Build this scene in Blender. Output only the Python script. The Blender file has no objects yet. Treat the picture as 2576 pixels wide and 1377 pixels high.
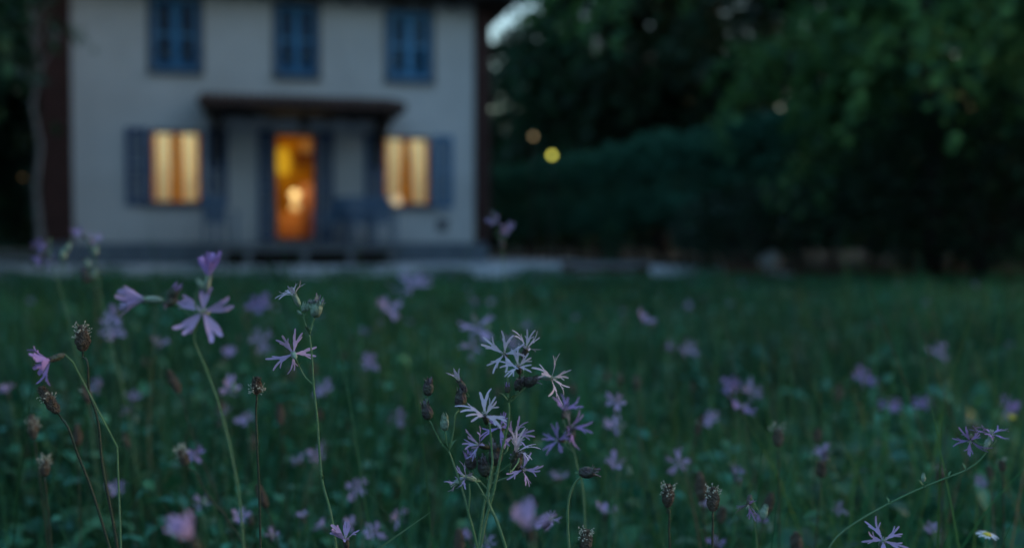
import bpy, math, random
import numpy as np
from mathutils import Vector, Matrix, noise

# ------------------------------------------------------------------ camera, sky, sun, exposure
SC = bpy.context.scene
COL = SC.collection
CAM_H = 0.48
LENS = 35.0
PITCH = math.radians(1.91)
FOCUS = 0.83
FPX = LENS / 36.0 * 2575.0          # focal length in units of the photo seen 2575 wide
cd = bpy.data.cameras.new('camera')
cam = bpy.data.objects.new('camera', cd); COL.objects.link(cam)
cam.location = (0, 0, CAM_H)
cam.rotation_euler = (math.radians(90) - PITCH, 0, 0)
cd.lens = LENS; cd.sensor_width = 36.0; cd.sensor_fit = 'HORIZONTAL'
cd.clip_start = 0.05; cd.clip_end = 600
cd.dof.use_dof = True; cd.dof.focus_distance = FOCUS; cd.dof.aperture_fstop = 2.7
SC.camera = cam

SUN_EL, SUN_ROT = math.radians(4.0), math.radians(76)
W = bpy.data.worlds.new('World'); SC.world = W; W.use_nodes = True
nt = W.node_tree
bg = nt.nodes['Background']
sky = nt.nodes.new('ShaderNodeTexSky')
sky.sky_type = 'NISHITA'; sky.sun_disc = False
sky.sun_elevation = SUN_EL; sky.sun_rotation = SUN_ROT
sky.air_density = 1.2; sky.dust_density = 4.0; sky.ozone_density = 2.6
nt.links.new(sky.outputs[0], bg.inputs[0])
bg.inputs[1].default_value = 0.15
sd = bpy.data.lights.new('sun', 'SUN'); sd.energy = 0.006; sd.angle = math.radians(12); sd.color = (1.0, 0.86, 0.72)
so = bpy.data.objects.new('sun', sd); COL.objects.link(so)
sv = Vector((math.sin(SUN_ROT) * math.cos(SUN_EL), math.cos(SUN_ROT) * math.cos(SUN_EL), math.sin(SUN_EL)))
so.rotation_euler = sv.to_track_quat('Z', 'Y').to_euler()
so.location = sv * 90
vs = SC.view_settings
vs.view_transform = 'Standard'; vs.look = 'None'; vs.gamma = 1.0; vs.use_curve_mapping = False
vs.exposure = 2.92
SC.cycles.use_denoising = True
SC.cycles.max_bounces = 6; SC.cycles.transparent_max_bounces = 12
SC.cycles.sample_clamp_indirect = 3.0

# ------------------------------------------------------------------ helpers
rnd = random.Random(7)
def ray(x, y):
    cx = (x - 1287.5) / FPX; cy = (688.5 - y) / FPX
    s, c = math.sin(PITCH), math.cos(PITCH)
    return Vector((cx, c + cy * s, -s + cy * c))
def at(x, y, d):
    r = ray(x, y); return Vector((0, 0, CAM_H)) + r * (d / r.y)

def gz(y):                # the meadow falls away gently towards the camera
    t = min(1.0, max(0.0, (y - 1.2) / 7.0)); return -.26 * (1 - t * t * (3 - 2 * t))
def gza(y):
    t = np.clip((y - 1.2) / 7.0, 0, 1); return -.26 * (1 - t * t * (3 - 2 * t))
def tag(o, label=None, cat=None, group=None, kind=None):
    if label: o['label'] = label
    if cat: o['category'] = cat
    if group: o['group'] = group
    if kind: o['kind'] = kind
    return o
def empty(name, loc=(0, 0, 0), rz=0.0):
    o = bpy.data.objects.new(name, None); o.empty_display_size = 0.05
    COL.objects.link(o); o.location = loc; o.rotation_euler = (0, 0, rz); return o
def link(name, me, parent=None):
    o = bpy.data.objects.new(name, me); COL.objects.link(o)
    if parent is not None: o.parent = parent
    return o

MATS = {}
def principled(name, col, rough=0.6, spec=0.3, col2=None, nscale=20.0, bump=0.0, bscale=60.0, trans=0.0, attr=False, emit=None, estr=0.0, metallic=0.0, stretch=None):
    m = bpy.data.materials.new(name); m.use_nodes = True
    t = m.node_tree; n = t.nodes; b = n['Principled BSDF']
    b.inputs['Roughness'].default_value = rough
    b.inputs['Specular IOR Level'].default_value = spec
    b.inputs['Metallic'].default_value = metallic
    src = None
    if col2 is not None or bump > 0:
        tc = n.new('ShaderNodeTexCoord'); mp = n.new('ShaderNodeMapping')
        if stretch: mp.inputs['Scale'].default_value = stretch
        t.links.new(tc.outputs['Object'], mp.inputs['Vector'])
    if col2 is not None:
        no = n.new('ShaderNodeTexNoise'); no.inputs['Scale'].default_value = nscale; no.inputs['Detail'].default_value = 4
        t.links.new(mp.outputs[0], no.inputs['Vector'])
        r = n.new('ShaderNodeMapRange'); r.inputs[1].default_value = 0.3; r.inputs[2].default_value = 0.7
        t.links.new(no.outputs['Fac'], r.inputs[0])
        mx = n.new('ShaderNodeMix'); mx.data_type = 'RGBA'
        mx.inputs[6].default_value = (*col, 1); mx.inputs[7].default_value = (*col2, 1)
        t.links.new(r.outputs[0], mx.inputs[0]); src = mx.outputs[2]
    if attr:
        a = n.new('ShaderNodeAttribute'); a.attribute_name = 'tint'
        if src is None: src = a.outputs['Color']
        else:
            mu = n.new('ShaderNodeMix'); mu.data_type = 'RGBA'; mu.blend_type = 'MULTIPLY'; mu.inputs[0].default_value = 1
            t.links.new(src, mu.inputs[6]); t.links.new(a.outputs['Color'], mu.inputs[7]); src = mu.outputs[2]
    if src is None: b.inputs['Base Color'].default_value = (*col, 1)
    else: t.links.new(src, b.inputs['Base Color'])
    if bump > 0:
        nb = n.new('ShaderNodeTexNoise'); nb.inputs['Scale'].default_value = bscale; nb.inputs['Detail'].default_value = 3
        t.links.new(mp.outputs[0], nb.inputs['Vector'])
        bp = n.new('ShaderNodeBump'); bp.inputs['Strength'].default_value = bump; bp.inputs['Distance'].default_value = 0.01
        t.links.new(nb.outputs['Fac'], bp.inputs['Height']); t.links.new(bp.outputs[0], b.inputs['Normal'])
    if emit:
        b.inputs['Emission Color'].default_value = (*emit, 1); b.inputs['Emission Strength'].default_value = estr
    if trans > 0:
        tr = n.new('ShaderNodeBsdfTranslucent')
        if src is None: tr.inputs['Color'].default_value = (*col, 1)
        else: t.links.new(src, tr.inputs['Color'])
        mi = n.new('ShaderNodeMixShader'); mi.inputs[0].default_value = trans
        t.links.new(b.outputs[0], mi.inputs[1]); t.links.new(tr.outputs[0], mi.inputs[2])
        t.links.new(mi.outputs[0], n['Material Output'].inputs[0])
    MATS[name] = m
    return m

P = principled
P('soil', (0.035, 0.028, 0.02), 0.95, 0.1, (0.05, 0.045, 0.028), 8, 0.6, 30)
P('gravel', (0.56, 0.56, 0.55), 0.95, 0.15, (0.42, 0.42, 0.42), 25, 0.8, 90)
P('grass', (0.05, 0.1, 0.04), 0.55, 0.2, trans=0.35, attr=True)
P('broadleaf', (0.05, 0.1, 0.04), 0.45, 0.4, trans=0.3, attr=True)
P('tree_leaf', (0.05, 0.1, 0.04), 0.55, 0.2, trans=0.25, attr=True)
P('bark', (0.06, 0.05, 0.042), 0.9, 0.1, (0.035, 0.03, 0.026), 9, 0.8, 22, stretch=(1, 1, 0.25))
P('pale_bark', (0.20, 0.20, 0.19), 0.85, 0.15, (0.09, 0.09, 0.085), 6, 0.5, 20, stretch=(1, 1, 2))
P('stucco', (0.68, 0.645, 0.61), 0.92, 0.1, (0.56, 0.53, 0.50), .8, 0.35, 45)
P('plinth_stone', (0.20, 0.23, 0.26), 0.9, 0.15, (0.14, 0.165, 0.19), 5, 0.6, 25)
P('pilaster_brick', (0.085, 0.042, 0.035), 0.9, 0.1, (0.06, 0.032, 0.028), 7, 0.5, 40)
P('blue_paint_and_shade', (0.012, 0.075, 0.20), 0.65, 0.1, (0.010, 0.062, 0.17), 12, 0.15, 50)  # own paint; also the painted shade of slats upstairs
P('pale_blue_paint_and_shade', (0.07, 0.23, 0.41), 0.6, 0.15, (0.06, 0.20, 0.36), 12, 0.15, 50)  # own paint; also slat shade on the right upstairs pair
P('chair_paint', (0.13, 0.20, 0.28), 0.6, 0.2, (0.11, 0.17, 0.24), 12, 0.15, 50)
P('bright_blue_paint', (0.12, 0.33, 0.54), 0.6, 0.15, (0.10, 0.28, 0.47), 12, 0.15, 50)
P('grey_surround', (0.14, 0.14, 0.15), 0.85, 0.15, (0.11, 0.11, 0.12), 9, 0.3, 40)
P('dark_wood', (0.030, 0.021, 0.016), 0.8, 0.2, (0.03, 0.02, 0.015), 14, 0.4, 40, stretch=(1, 6, 6))
P('grey_wood_and_skylit_seat', (0.20, 0.20, 0.20), 0.85, 0.15, (0.14, 0.14, 0.145), 10, 0.4, 40, stretch=(1, 6, 6))  # deck wood; on the bench seat it stands in for sky light
P('roof_tile', (0.115, 0.065, 0.05), 0.85, 0.15, (0.075, 0.045, 0.038), 6, 0.4, 30)
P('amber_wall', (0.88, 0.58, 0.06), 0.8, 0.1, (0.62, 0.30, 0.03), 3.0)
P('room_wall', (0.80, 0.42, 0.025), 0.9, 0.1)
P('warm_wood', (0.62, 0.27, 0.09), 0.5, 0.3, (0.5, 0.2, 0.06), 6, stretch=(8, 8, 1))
P('brown_wood', (0.24, 0.09, 0.05), 0.55, 0.3, (0.18, 0.065, 0.035), 6, stretch=(8, 8, 1))
P('ceramic', (0.85, 0.75, 0.62), 0.35, 0.5)
P('yellow_paint', (0.85, 0.62, 0.06), 0.6, 0.2, (0.75, 0.45, 0.05), 3)
P('curtain', (0.76, 0.82, 0.70), 0.9, 0.05, trans=0.65)
P('terracotta', (0.16, 0.08, 0.055), 0.85, 0.15, (0.12, 0.06, 0.045), 10)
P('sleeper', (0.12, 0.055, 0.035), 0.9, 0.1, (0.08, 0.04, 0.028), 9, 0.5, 30, stretch=(1, 5, 5))
P('pale_stone', (0.48, 0.47, 0.44), 0.9, 0.15, (0.36, 0.35, 0.33), 7, 0.6, 18)
P('metal', (0.06, 0.06, 0.065), 0.5, 0.4, metallic=0.6)
P('globe_glow', (0.9, 0.8, 0.6), 0.4, 0.2, emit=(1.0, 0.72, 0.36), estr=0.075)
P('shade_glow', (0.8, 0.6, 0.1), 0.6, 0.1, emit=(1.0, 0.66, 0.03), estr=0.05)
P('lamp_yellow', (0.9, 0.9, 0.5), 0.4, 0.2, emit=(0.85, 0.80, 0.10), estr=0.5)
P('lamp_dim', (0.9, 0.9, 0.5), 0.4, 0.2, emit=(0.85, 0.55, 0.25), estr=0.11)
P('petal', (0.52, 0.37, 0.62), 0.7, 0.15, (0.60, 0.46, 0.68), 90, trans=0.25)
P('pale_petal', (0.62, 0.54, 0.66), 0.7, 0.15, (0.70, 0.64, 0.72), 90, trans=0.25)
P('violet_petal', (0.42, 0.26, 0.60), 0.7, 0.15, (0.50, 0.34, 0.64), 90, trans=0.25)
P('faded_petal', (0.30, 0.24, 0.30), 0.8, 0.15, (0.22, 0.24, 0.22), 200, trans=0.2)
P('calyx', (0.11, 0.07, 0.085), 0.7, 0.2, (0.10, 0.12, 0.075), 160, 0.6, 500)
P('pale_calyx', (0.32, 0.44, 0.28), 0.7, 0.2, (0.27, 0.33, 0.26), 160, 0.4, 500)
P('stem', (0.11, 0.24, 0.10), 0.6, 0.2, (0.16, 0.25, 0.13), 60, 0.3, 400)
P('dark_stem', (0.045, 0.075, 0.04), 0.65, 0.25, (0.06, 0.06, 0.04), 60, 0.3, 400)
P('plantain_head', (0.25, 0.20, 0.145), 0.9, 0.1, (0.12, 0.09, 0.07), 300, 0.9, 700)
P('anther', (0.62, 0.60, 0.46), 0.8, 0.1, (0.5, 0.46, 0.34), 300)
P('white_petal', (0.8, 0.82, 0.85), 0.7, 0.15, trans=0.2)
P('yellow_petal', (0.65, 0.5, 0.05), 0.6, 0.2)
P('stamen', (0.6, 0.62, 0.5), 0.8, 0.1)
def glass_mat():
    m = bpy.data.materials.new('pane_glass'); m.use_nodes = True
    t = m.node_tree; n = t.nodes; n.remove(n['Principled BSDF'])
    tr = n.new('ShaderNodeBsdfTransparent'); gl = n.new('ShaderNodeBsdfGlossy'); gl.inputs['Roughness'].default_value = 0.02
    fr = n.new('ShaderNodeFresnel'); fr.inputs[0].default_value = 1.45
    mi = n.new('ShaderNodeMixShader')
    t.links.new(fr.outputs[0], mi.inputs[0]); t.links.new(tr.outputs[0], mi.inputs[1]); t.links.new(gl.outputs[0], mi.inputs[2])
    t.links.new(mi.outputs[0], n['Material Output'].inputs[0]); MATS['pane_glass'] = m
glass_mat()

class MB:
    def __init__(s): s.v = []; s.f = []; s.mi = []; s.mats = []
    def m(s, name):
        if name not in s.mats: s.mats.append(name)
        return s.mats.index(name)
    def add(s, vs, fs, mat):
        k = len(s.v); s.v.extend([tuple(p) for p in vs]); i = s.m(mat)
        for f in fs: s.f.append(tuple(a + k for a in f)); s.mi.append(i)
        return s
    def box(s, a, b, mat, M=None):
        x0, y0, z0 = a; x1, y1, z1 = b
        vs = [(x0,y0,z0),(x1,y0,z0),(x1,y1,z0),(x0,y1,z0),(x0,y0,z1),(x1,y0,z1),(x1,y1,z1),(x0,y1,z1)]
        if M is not None: vs = [M @ Vector(p) for p in vs]
        return s.add(vs, [(0,3,2,1),(4,5,6,7),(0,1,5,4),(1,2,6,5),(2,3,7,6),(3,0,4,7)], mat)
    def tube(s, pts, rad, mat, sides=6, cap=True):
        pts = [Vector(p) for p in pts]; n = len(pts)
        if not hasattr(rad, '__len__'): rad = [rad] * n
        vs = []; fs = []; ref = None
        for i, p in enumerate(pts):
            t = (pts[min(i + 1, n - 1)] - pts[max(i - 1, 0)])
            t = t.normalized() if t.length > 1e-9 else Vector((0, 0, 1))
            if ref is None:
                ref = t.cross(Vector((0.31, 0.93, 0.2))); 
                if ref.length < 1e-3: ref = t.cross(Vector((1, 0, 0)))
            ref = (ref - t * ref.dot(t)).normalized(); bb = t.cross(ref)
            for k in range(sides):
                a = 2 * math.pi * k / sides
                vs.append(p + (ref * math.cos(a) + bb * math.sin(a)) * rad[i])
        for i in range(n - 1):
            for k in range(sides):
                a = i * sides + k; b = i * sides + (k + 1) % sides
                fs.append((a, b, b + sides, a + sides))
        if cap: fs.append(tuple(range(sides))[::-1]); fs.append(tuple(range((n - 1) * sides, n * sides)))
        return s.add(vs, fs, mat)
    def lathe(s, prof, mat, sides=10, M=None, rib=0.0, nrib=5):
        vs = []; fs = []
        for r, z in prof:
            for k in range(sides):
                a = 2 * math.pi * k / sides; rr = r * (1 + rib * math.cos(nrib * a))
                vs.append(Vector((rr * math.cos(a), rr * math.sin(a), z)))
        if M is not None: vs = [M @ p for p in vs]
        for i in range(len(prof) - 1):
            for k in range(sides):
                a = i * sides + k; b = i * sides + (k + 1) % sides
                fs.append((a, b, b + sides, a + sides))
        fs.append(tuple(range(sides))[::-1]); fs.append(tuple(range((len(prof) - 1) * sides, len(prof) * sides)))
        return s.add(vs, fs, mat)
    def ribbon(s, pts, wid, side, up, mat, fold=0.0):
        vs = []; fs = []
        for p, w in zip(pts, wid):
            vs += [p - side * w + up * (w * fold), p, p + side * w + up * (w * fold)]
        for i in range(len(pts) - 1):
            a = i * 3; fs += [(a, a + 1, a + 4, a + 3), (a + 1, a + 2, a + 5, a + 4)]
        return s.add(vs, fs, mat)
    def mesh(s, name, smooth=False):
        me = bpy.data.meshes.new(name); me.from_pydata(s.v, [], s.f)
        for nm in s.mats: me.materials.append(MATS[nm])
        me.polygons.foreach_set('material_index', s.mi)
        if smooth: me.polygons.foreach_set('use_smooth', [True] * len(s.f))
        me.update(); return me
    def build(s, name, parent=None, smooth=False):
        return link(name, s.mesh(name, smooth), parent)

def np_mesh(name, V, F, mat, tint=None, smooth=False):
    """V (n,3); F list of (k,m) index arrays with m = 3 or 4"""
    me = bpy.data.meshes.new(name)
    me.vertices.add(len(V)); me.vertices.foreach_set('co', np.ascontiguousarray(V, dtype=np.float32).ravel())
    nl = sum(f.size for f in F); nf = sum(len(f) for f in F)
    me.loops.add(nl); me.polygons.add(nf)
    me.loops.foreach_set('vertex_index', np.concatenate([f.ravel() for f in F]).astype(np.int32))
    tot = np.concatenate([np.full(len(f), f.shape[1]) for f in F])
    st = np.concatenate([[0], np.cumsum(tot)[:-1]])
    me.polygons.foreach_set('loop_start', st.astype(np.int32))
    me.materials.append(MATS[mat])
    if smooth: me.polygons.foreach_set('use_smooth', np.ones(nf, dtype=bool))
    if tint is not None:
        a = me.color_attributes.new('tint', 'FLOAT_COLOR', 'POINT')
        c = np.ones((len(V), 4), dtype=np.float32); c[:, :3] = tint
        a.data.foreach_set('color', c.ravel())
    me.update(calc_edges=True); return me

def catmull(pts, n=6):
    """smooth curve through the points, safe for uneven spacing"""
    pts = [Vector(p) for p in pts]
    if len(pts) < 3: return [pts[0].lerp(pts[-1], i / n) for i in range(n + 1)]
    t = [0.0]
    for i in range(1, len(pts)): t.append(t[-1] + max(1e-6, (pts[i] - pts[i - 1]).length))
    m = []
    for i in range(len(pts)):
        if i == 0: m.append((pts[1] - pts[0]) / (t[1] - t[0]))
        elif i == len(pts) - 1: m.append((pts[-1] - pts[-2]) / (t[-1] - t[-2]))
        else:
            h0, h1 = t[i] - t[i - 1], t[i + 1] - t[i]
            m.append(((pts[i] - pts[i - 1]) / h0 * h1 + (pts[i + 1] - pts[i]) / h1 * h0) / (h0 + h1))
    out = []
    for i in range(len(pts) - 1):
        h = t[i + 1] - t[i]
        for k in range(n):
            u = k / n; u2 = u * u; u3 = u2 * u
            out.append(pts[i] * (2 * u3 - 3 * u2 + 1) + m[i] * (h * (u3 - 2 * u2 + u)) + pts[i + 1] * (3 * u2 - 2 * u3) + m[i + 1] * (h * (u3 - u2)))
    out.append(pts[-1]); return out

# ------------------------------------------------------------------ ground and forecourt
def ground():
    n = 90; xs = np.linspace(-1, 1, n + 1)
    xs = np.sign(xs) * (np.abs(xs) ** 2.6) * 220
    X, Y = np.meshgrid(xs, xs + 4)
    V = np.stack([X.ravel(), Y.ravel(), gza(Y.ravel())], 1)
    i = np.arange(n); I, J = np.meshgrid(i, i); a = (J * (n + 1) + I).ravel()
    F = np.stack([a, a + 1, a + n + 2, a + n + 1], 1)
    o = link('ground', np_mesh('ground', V, [F], 'soil')); tag(o, kind='structure')
ground()
HA = math.atan2(2.21, 8.67)
H0 = Vector((-9.25, 19.82, 0))
HM = Matrix.Translation(H0) @ Matrix.Rotation(HA, 4, 'Z'); HI = HM.inverted()
def fac(x, y, off=0.0):
    o = HI @ Vector((0, 0, CAM_H)); d = HI.to_3x3() @ ray(x, y)
    t = (off - o.y) / d.y; p = o + d * t; return p.x, p.z
def forecourt():
    pts = [(-16, 11.9), (-6, 11.8), (0, 12.3), (3.1, 12.8), (3.9, 13.8), (4.0, 15.6), (3.2, 18.0), (1.8, 21.0), (1.2, 27), (-16, 27)]
    cur = [Vector(p) for p in catmull([(x, y, 0.008) for x, y in pts[:8]], 6)] + [Vector((x, y, 0.008)) for x, y in pts[8:]]
    mb = MB(); mb.add(cur, [tuple(range(len(cur)))], 'gravel')
    tag(mb.build('gravel_path'), kind='structure')
forecourt()

# ------------------------------------------------------------------ house
HW = 8.95; HD = 7.5; ZF = 0.46; ZE = 5.62
house = empty('house', H0, HA)
tag(house, 'cream two-storey house with lit ground-floor windows behind the meadow', 'house')
def rect(x0, x1, yt, yb):
    ym = (yt + yb) / 2; xm = (x0 + x1) / 2
    return [fac(x0, ym)[0], fac(x1, ym)[0], fac(xm, yb)[1], fac(xm, yt)[1]]
oL = rect(376, 506, 325, 512); oD = rect(690, 795, 335, 607); oR = rect(965, 1085, 345, 518)
uL = rect(383, 500, -20, 176); uM = rect(697, 795, 14, 189); uR = rect(977, 1082, 30, 203)
zl0 = (oL[2] + oR[2]) / 2; zl1 = (oL[3] + oR[3]) / 2; zu0 = (uL[2] + uM[2] + uR[2]) / 3; zu1 = min(uM[3], 5.42)
for o in (oL, oR): o[2], o[3] = zl0, zl1
for o in (uL, uM, uR): o[2], o[3] = zu0, zu1
oD[2] = ZF
print('openings', oL, oD, oR, uL, uM, uR)
OPEN = [oL, oD, oR, uL, uM, uR]
def holed_wall(u0, u1, z0, z1, opens, t, mat):
    us = sorted({u0, u1, *[o[0] for o in opens], *[o[1] for o in opens]})
    zs = sorted({z0, z1, *[o[2] for o in opens], *[o[3] for o in opens]})
    nu, nz = len(us) - 1, len(zs) - 1
    def solid(i, j):
        if not (0 <= i < nu and 0 <= j < nz): return False
        cu = (us[i] + us[i + 1]) / 2; cz = (zs[j] + zs[j + 1]) / 2
        return not any(o[0] < cu < o[1] and o[2] < cz < o[3] for o in opens)
    mb = MB()
    for i in range(nu):
        for j in range(nz):
            if not solid(i, j): continue
            a, b, c, d = us[i], us[i + 1], zs[j], zs[j + 1]
            mb.add([(a,0,c),(b,0,c),(b,0,d),(a,0,d)], [(0,1,2,3)], mat)
            mb.add([(a,t,c),(b,t,c),(b,t,d),(a,t,d)], [(3,2,1,0)], mat)
            if not solid(i-1, j): mb.add([(a,0,c),(a,0,d),(a,t,d),(a,t,c)], [(0,1,2,3)], mat)
            if not solid(i+1, j): mb.add([(b,0,c),(b,t,c),(b,t,d),(b,0,d)], [(0,1,2,3)], mat)
            if not solid(i, j-1): mb.add([(a,0,c),(a,t,c),(b,t,c),(b,0,c)], [(0,1,2,3)], mat)
            if not solid(i, j+1): mb.add([(a,0,d),(b,0,d),(b,t,d),(a,t,d)], [(0,1,2,3)], mat)
    return mb
T = 0.34
holed_wall(0.0, HW, 0.40, ZE + 0.2, OPEN, T, 'stucco').build('front_wall', house)
m = MB(); m.box((0, T, 0.4), (T, HD, ZE + 0.2), 'stucco'); m.build('side_wall', house)
m = MB(); m.box((HW - T, T, 0.4), (HW, HD, ZE + 0.2), 'stucco'); m.build('side_wall', house)
m = MB(); m.box((T, HD - T, 0.4), (HW - T, HD, ZE + 0.2), 'stucco'); m.build('rear_wall', house)
# plinth: stone blocks in one course, each proud by a little
m = MB(); m.box((0.0, 0.01, 0.0), (HW, HD, 0.395), 'plinth_stone'); m.build('foundation', house)
def bevel_block(a, b, e, mat):
    x0, y0, z0 = a; x1, y1, z1 = b
    mb = MB()
    mb.add([(x0,y1,z0),(x1,y1,z0),(x1,y1,z1),(x0,y1,z1),(x0+e,y0,z0+e),(x1-e,y0,z0+e),(x1-e,y0,z1-e),(x0+e,y0,z1-e)],
           [(3,2,1,0),(4,5,6,7),(0,1,5,4),(1,2,6,5),(2,3,7,6),(3,0,4,7)], mat)
    return mb
nb = 13
for k in range(nb):
    a = -0.04 + k * (HW + 0.08) / nb; b = a + (HW + 0.08) / nb - 0.008
    bevel_block((a, -0.055 - 0.006 * (k % 3), 0.005), (b, 0.008, 0.44), 0.012, 'plinth_stone').build('stone', house)
# corner pilasters, brick courses
for (a, b) in ((-0.09, fac(183, 350)[0]), (fac(1192, 350)[0], HW + 0.09)):
    m = MB(); z = 0.46; k = 0
    m.box((a + .012, -0.06, 0.445), (b - .012, 0.30, ZE - 0.02), 'pilaster_brick')
    pil = m.build('corner_pilaster', house)
    while z < ZE - 0.2:
        mm = bevel_block((a, -0.075 - 0.008 * (k % 2), z), (b, -0.058, z + 0.31), 0.01, 'pilaster_brick'); mm.build('quoin', pil)
        z += 0.32; k += 1

def window(o, curtain=False, lit=False):
    u0, u1, z0, z1 = o; w = 0.055; yd = 0.12
    mb = MB(); uc = (u0 + u1) / 2
    mb.box((u0, yd, z0), (u0 + w, yd + .06, z1), 'blue_paint_and_shade'); mb.box((u1 - w, yd, z0), (u1, yd + .06, z1), 'blue_paint_and_shade')
    mb.box((u0 + w, yd, z0), (u1 - w, yd + .06, z0 + w), 'blue_paint_and_shade'); mb.box((u0 + w, yd, z1 - w), (u1 - w, yd + .06, z1), 'blue_paint_and_shade')
    win = mb.build('window', house)
    wm = 0.022 if lit else 0.085
    k = MB(); k.box((uc - wm, yd - .012, z0 + w), (uc + wm, yd + .05, z1 - w), 'blue_paint_and_shade' if lit else 'pale_blue_paint_and_shade'); k.build('mullion', win)
    if not lit:
        k = MB(); k.box((u0 + w, yd - .01, z0 + w), (uc - wm, yd + .05, z0 + w + .16), 'pale_blue_paint_and_shade'); k.build('sash_rail', win)
        k = MB(); k.box((uc + wm, yd - .01, z0 + w), (u1 - w, yd + .05, z0 + w + .16), 'pale_blue_paint_and_shade'); k.build('sash_rail', win)
    for a, b in ((u0 + w, uc - wm), (uc + wm, u1 - w)):
        k = MB(); k.box((a, yd + .02, z0 + w), (b, yd + .026, z1 - w), 'pane_glass'); k.build('pane', win)
    k = MB(); k.box((u0 - .1, -.09, z0 - .08), (u1 + .1, 0.118, z0 - .002), 'grey_surround'); k.build('sill', win)
    if not lit:
        s = .10
        for a, b in (((u0 - s, -.035, z0), (u0 - .002, 0.05, z1 + s)), ((u1 + .002, -.035, z0), (u1 + s, 0.05, z1 + s)), ((u0, -.037, z1 + .002), (u1, 0.05, z1 + s))):
            k = MB(); k.box(a, b, 'grey_surround'); k.build('surround', win)
    return win
window(oL, lit=True); window(oR, lit=True); window(uL); window(uM); window(uR)

def shutter(u0, u1, z0, z1, yo=0.0, mat='blue_paint_and_shade', slat=None):
    mb = MB(); w = .06 if not slat else .075; t0, t1 = yo - .075, yo - .035; slat = slat or mat
    mb.box((u0, t0, z0), (u0 + w, t1, z1), mat); mb.box((u1 - w, t0, z0), (u1, t1, z1), mat)
    for zz in (z0, (z0 + z1) / 2 - w / 2, z1 - w): mb.box((u0 + w, t0, zz), (u1 - w, t1, zz + w), mat)
    sh = mb.build('shutter', house)
    n = int((z1 - z0) / 0.085)
    base = MB(); base.box((u0 + w + .001, -.02, -.005), (u1 - w - .001, .02, .005), slat, Matrix.Rotation(math.radians(-38), 4, 'X'))
    me = base.mesh('slat')
    for k in range(n):
        zz = z0 + w + (k + .5) * (z1 - z0 - 2 * w) / n
        if abs(zz - (z0 + z1) / 2) < w / 2 + .02: continue
        o = link('slat', me, sh); o.location = (0, yo - .055, zz)
    return sh
yc = 430
for xa, xb, o in ((318, 373, oL), (520, 572, oL), (918, 961, oR), (1090, 1137, oR)):
    shutter(fac(xa, yc)[0], fac(xb, yc)[0], zl0 - .03, zl1 + .02, mat='pale_blue_paint_and_shade' if xa > 1000 else 'blue_paint_and_shade')
for xa, xb in ((650, 687), (799, 838)):
    shutter(fac(xa, yc)[0], fac(xb, yc)[0], ZF + .03, oD[3] + .02)
for (a, b, c, d), pm in ((uL, 'pale_blue_paint_and_shade'), (uM, 'pale_blue_paint_and_shade'), (uR, 'bright_blue_paint')):      # closed pairs upstairs; shade on the angled slats is painted as a darker blue
    shutter(a + .01, (a + b) / 2 - .004, c + .012, d - .012, .085, pm, 'blue_paint_and_shade' if pm[0] == 'p' else 'pale_blue_paint_and_shade'); shutter((a + b) / 2 + .004, b - .01, c + .012, d - .012, .085, pm, 'blue_paint_and_shade' if pm[0] == 'p' else 'pale_blue_paint_and_shade')
# glazed door
def door():
    u0, u1, z0, z1 = oD; w = .06; yd = .10
    mb = MB(); mb.box((u0, yd, z0), (u0 + w, yd + .06, z1), 'brown_wood'); mb.box((u1 - w, yd, z0), (u1, yd + .06, z1), 'brown_wood')
    mb.box((u0 + w, yd, z1 - w), (u1 - w, yd + .06, z1), 'brown_wood'); mb.box((u0 + w, yd, z0), (u1 - w, yd + .06, z0 + .10), 'brown_wood')
    dr = mb.build('door', house)
    k = MB(); k.box((u0 + w, yd + .02, z0 + .10), (u1 - w, yd + .026, z1 - w), 'pane_glass'); k.build('pane', dr)
    k = MB(); k.tube([(u1 - .03, yd - .005, z0 + 1.02), (u1 - .03, yd - .05, z0 + 1.02), (u1 - .13, yd - .05, z0 + 1.02)], .011, 'metal'); k.build('handle', dr)
    k = MB(); k.box((u0 - .05, -.2, z0 - .06), (u1 + .05, 0.098, z0 - .003), 'plinth_stone'); k.build('threshold', dr)
door()
# floor, ceiling and inner walls
ph0, ph1 = oD[0] - 0.55, oD[1] + 0.55
m = MB(); m.box((T, T, 0.40), (HW - T, HD - T, ZF - .003), 'brown_wood'); m.build('floor_slab', house)
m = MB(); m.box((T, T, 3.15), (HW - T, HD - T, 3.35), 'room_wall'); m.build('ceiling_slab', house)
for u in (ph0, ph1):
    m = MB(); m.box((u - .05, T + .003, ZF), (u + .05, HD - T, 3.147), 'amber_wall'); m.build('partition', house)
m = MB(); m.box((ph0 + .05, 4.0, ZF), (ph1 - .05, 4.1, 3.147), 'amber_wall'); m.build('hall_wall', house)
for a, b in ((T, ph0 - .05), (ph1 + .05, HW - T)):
    m = MB(); m.box((a, 4.5, ZF), (b, 4.6, 3.147), 'room_wall'); m.build('room_back_wall', house)
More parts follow.
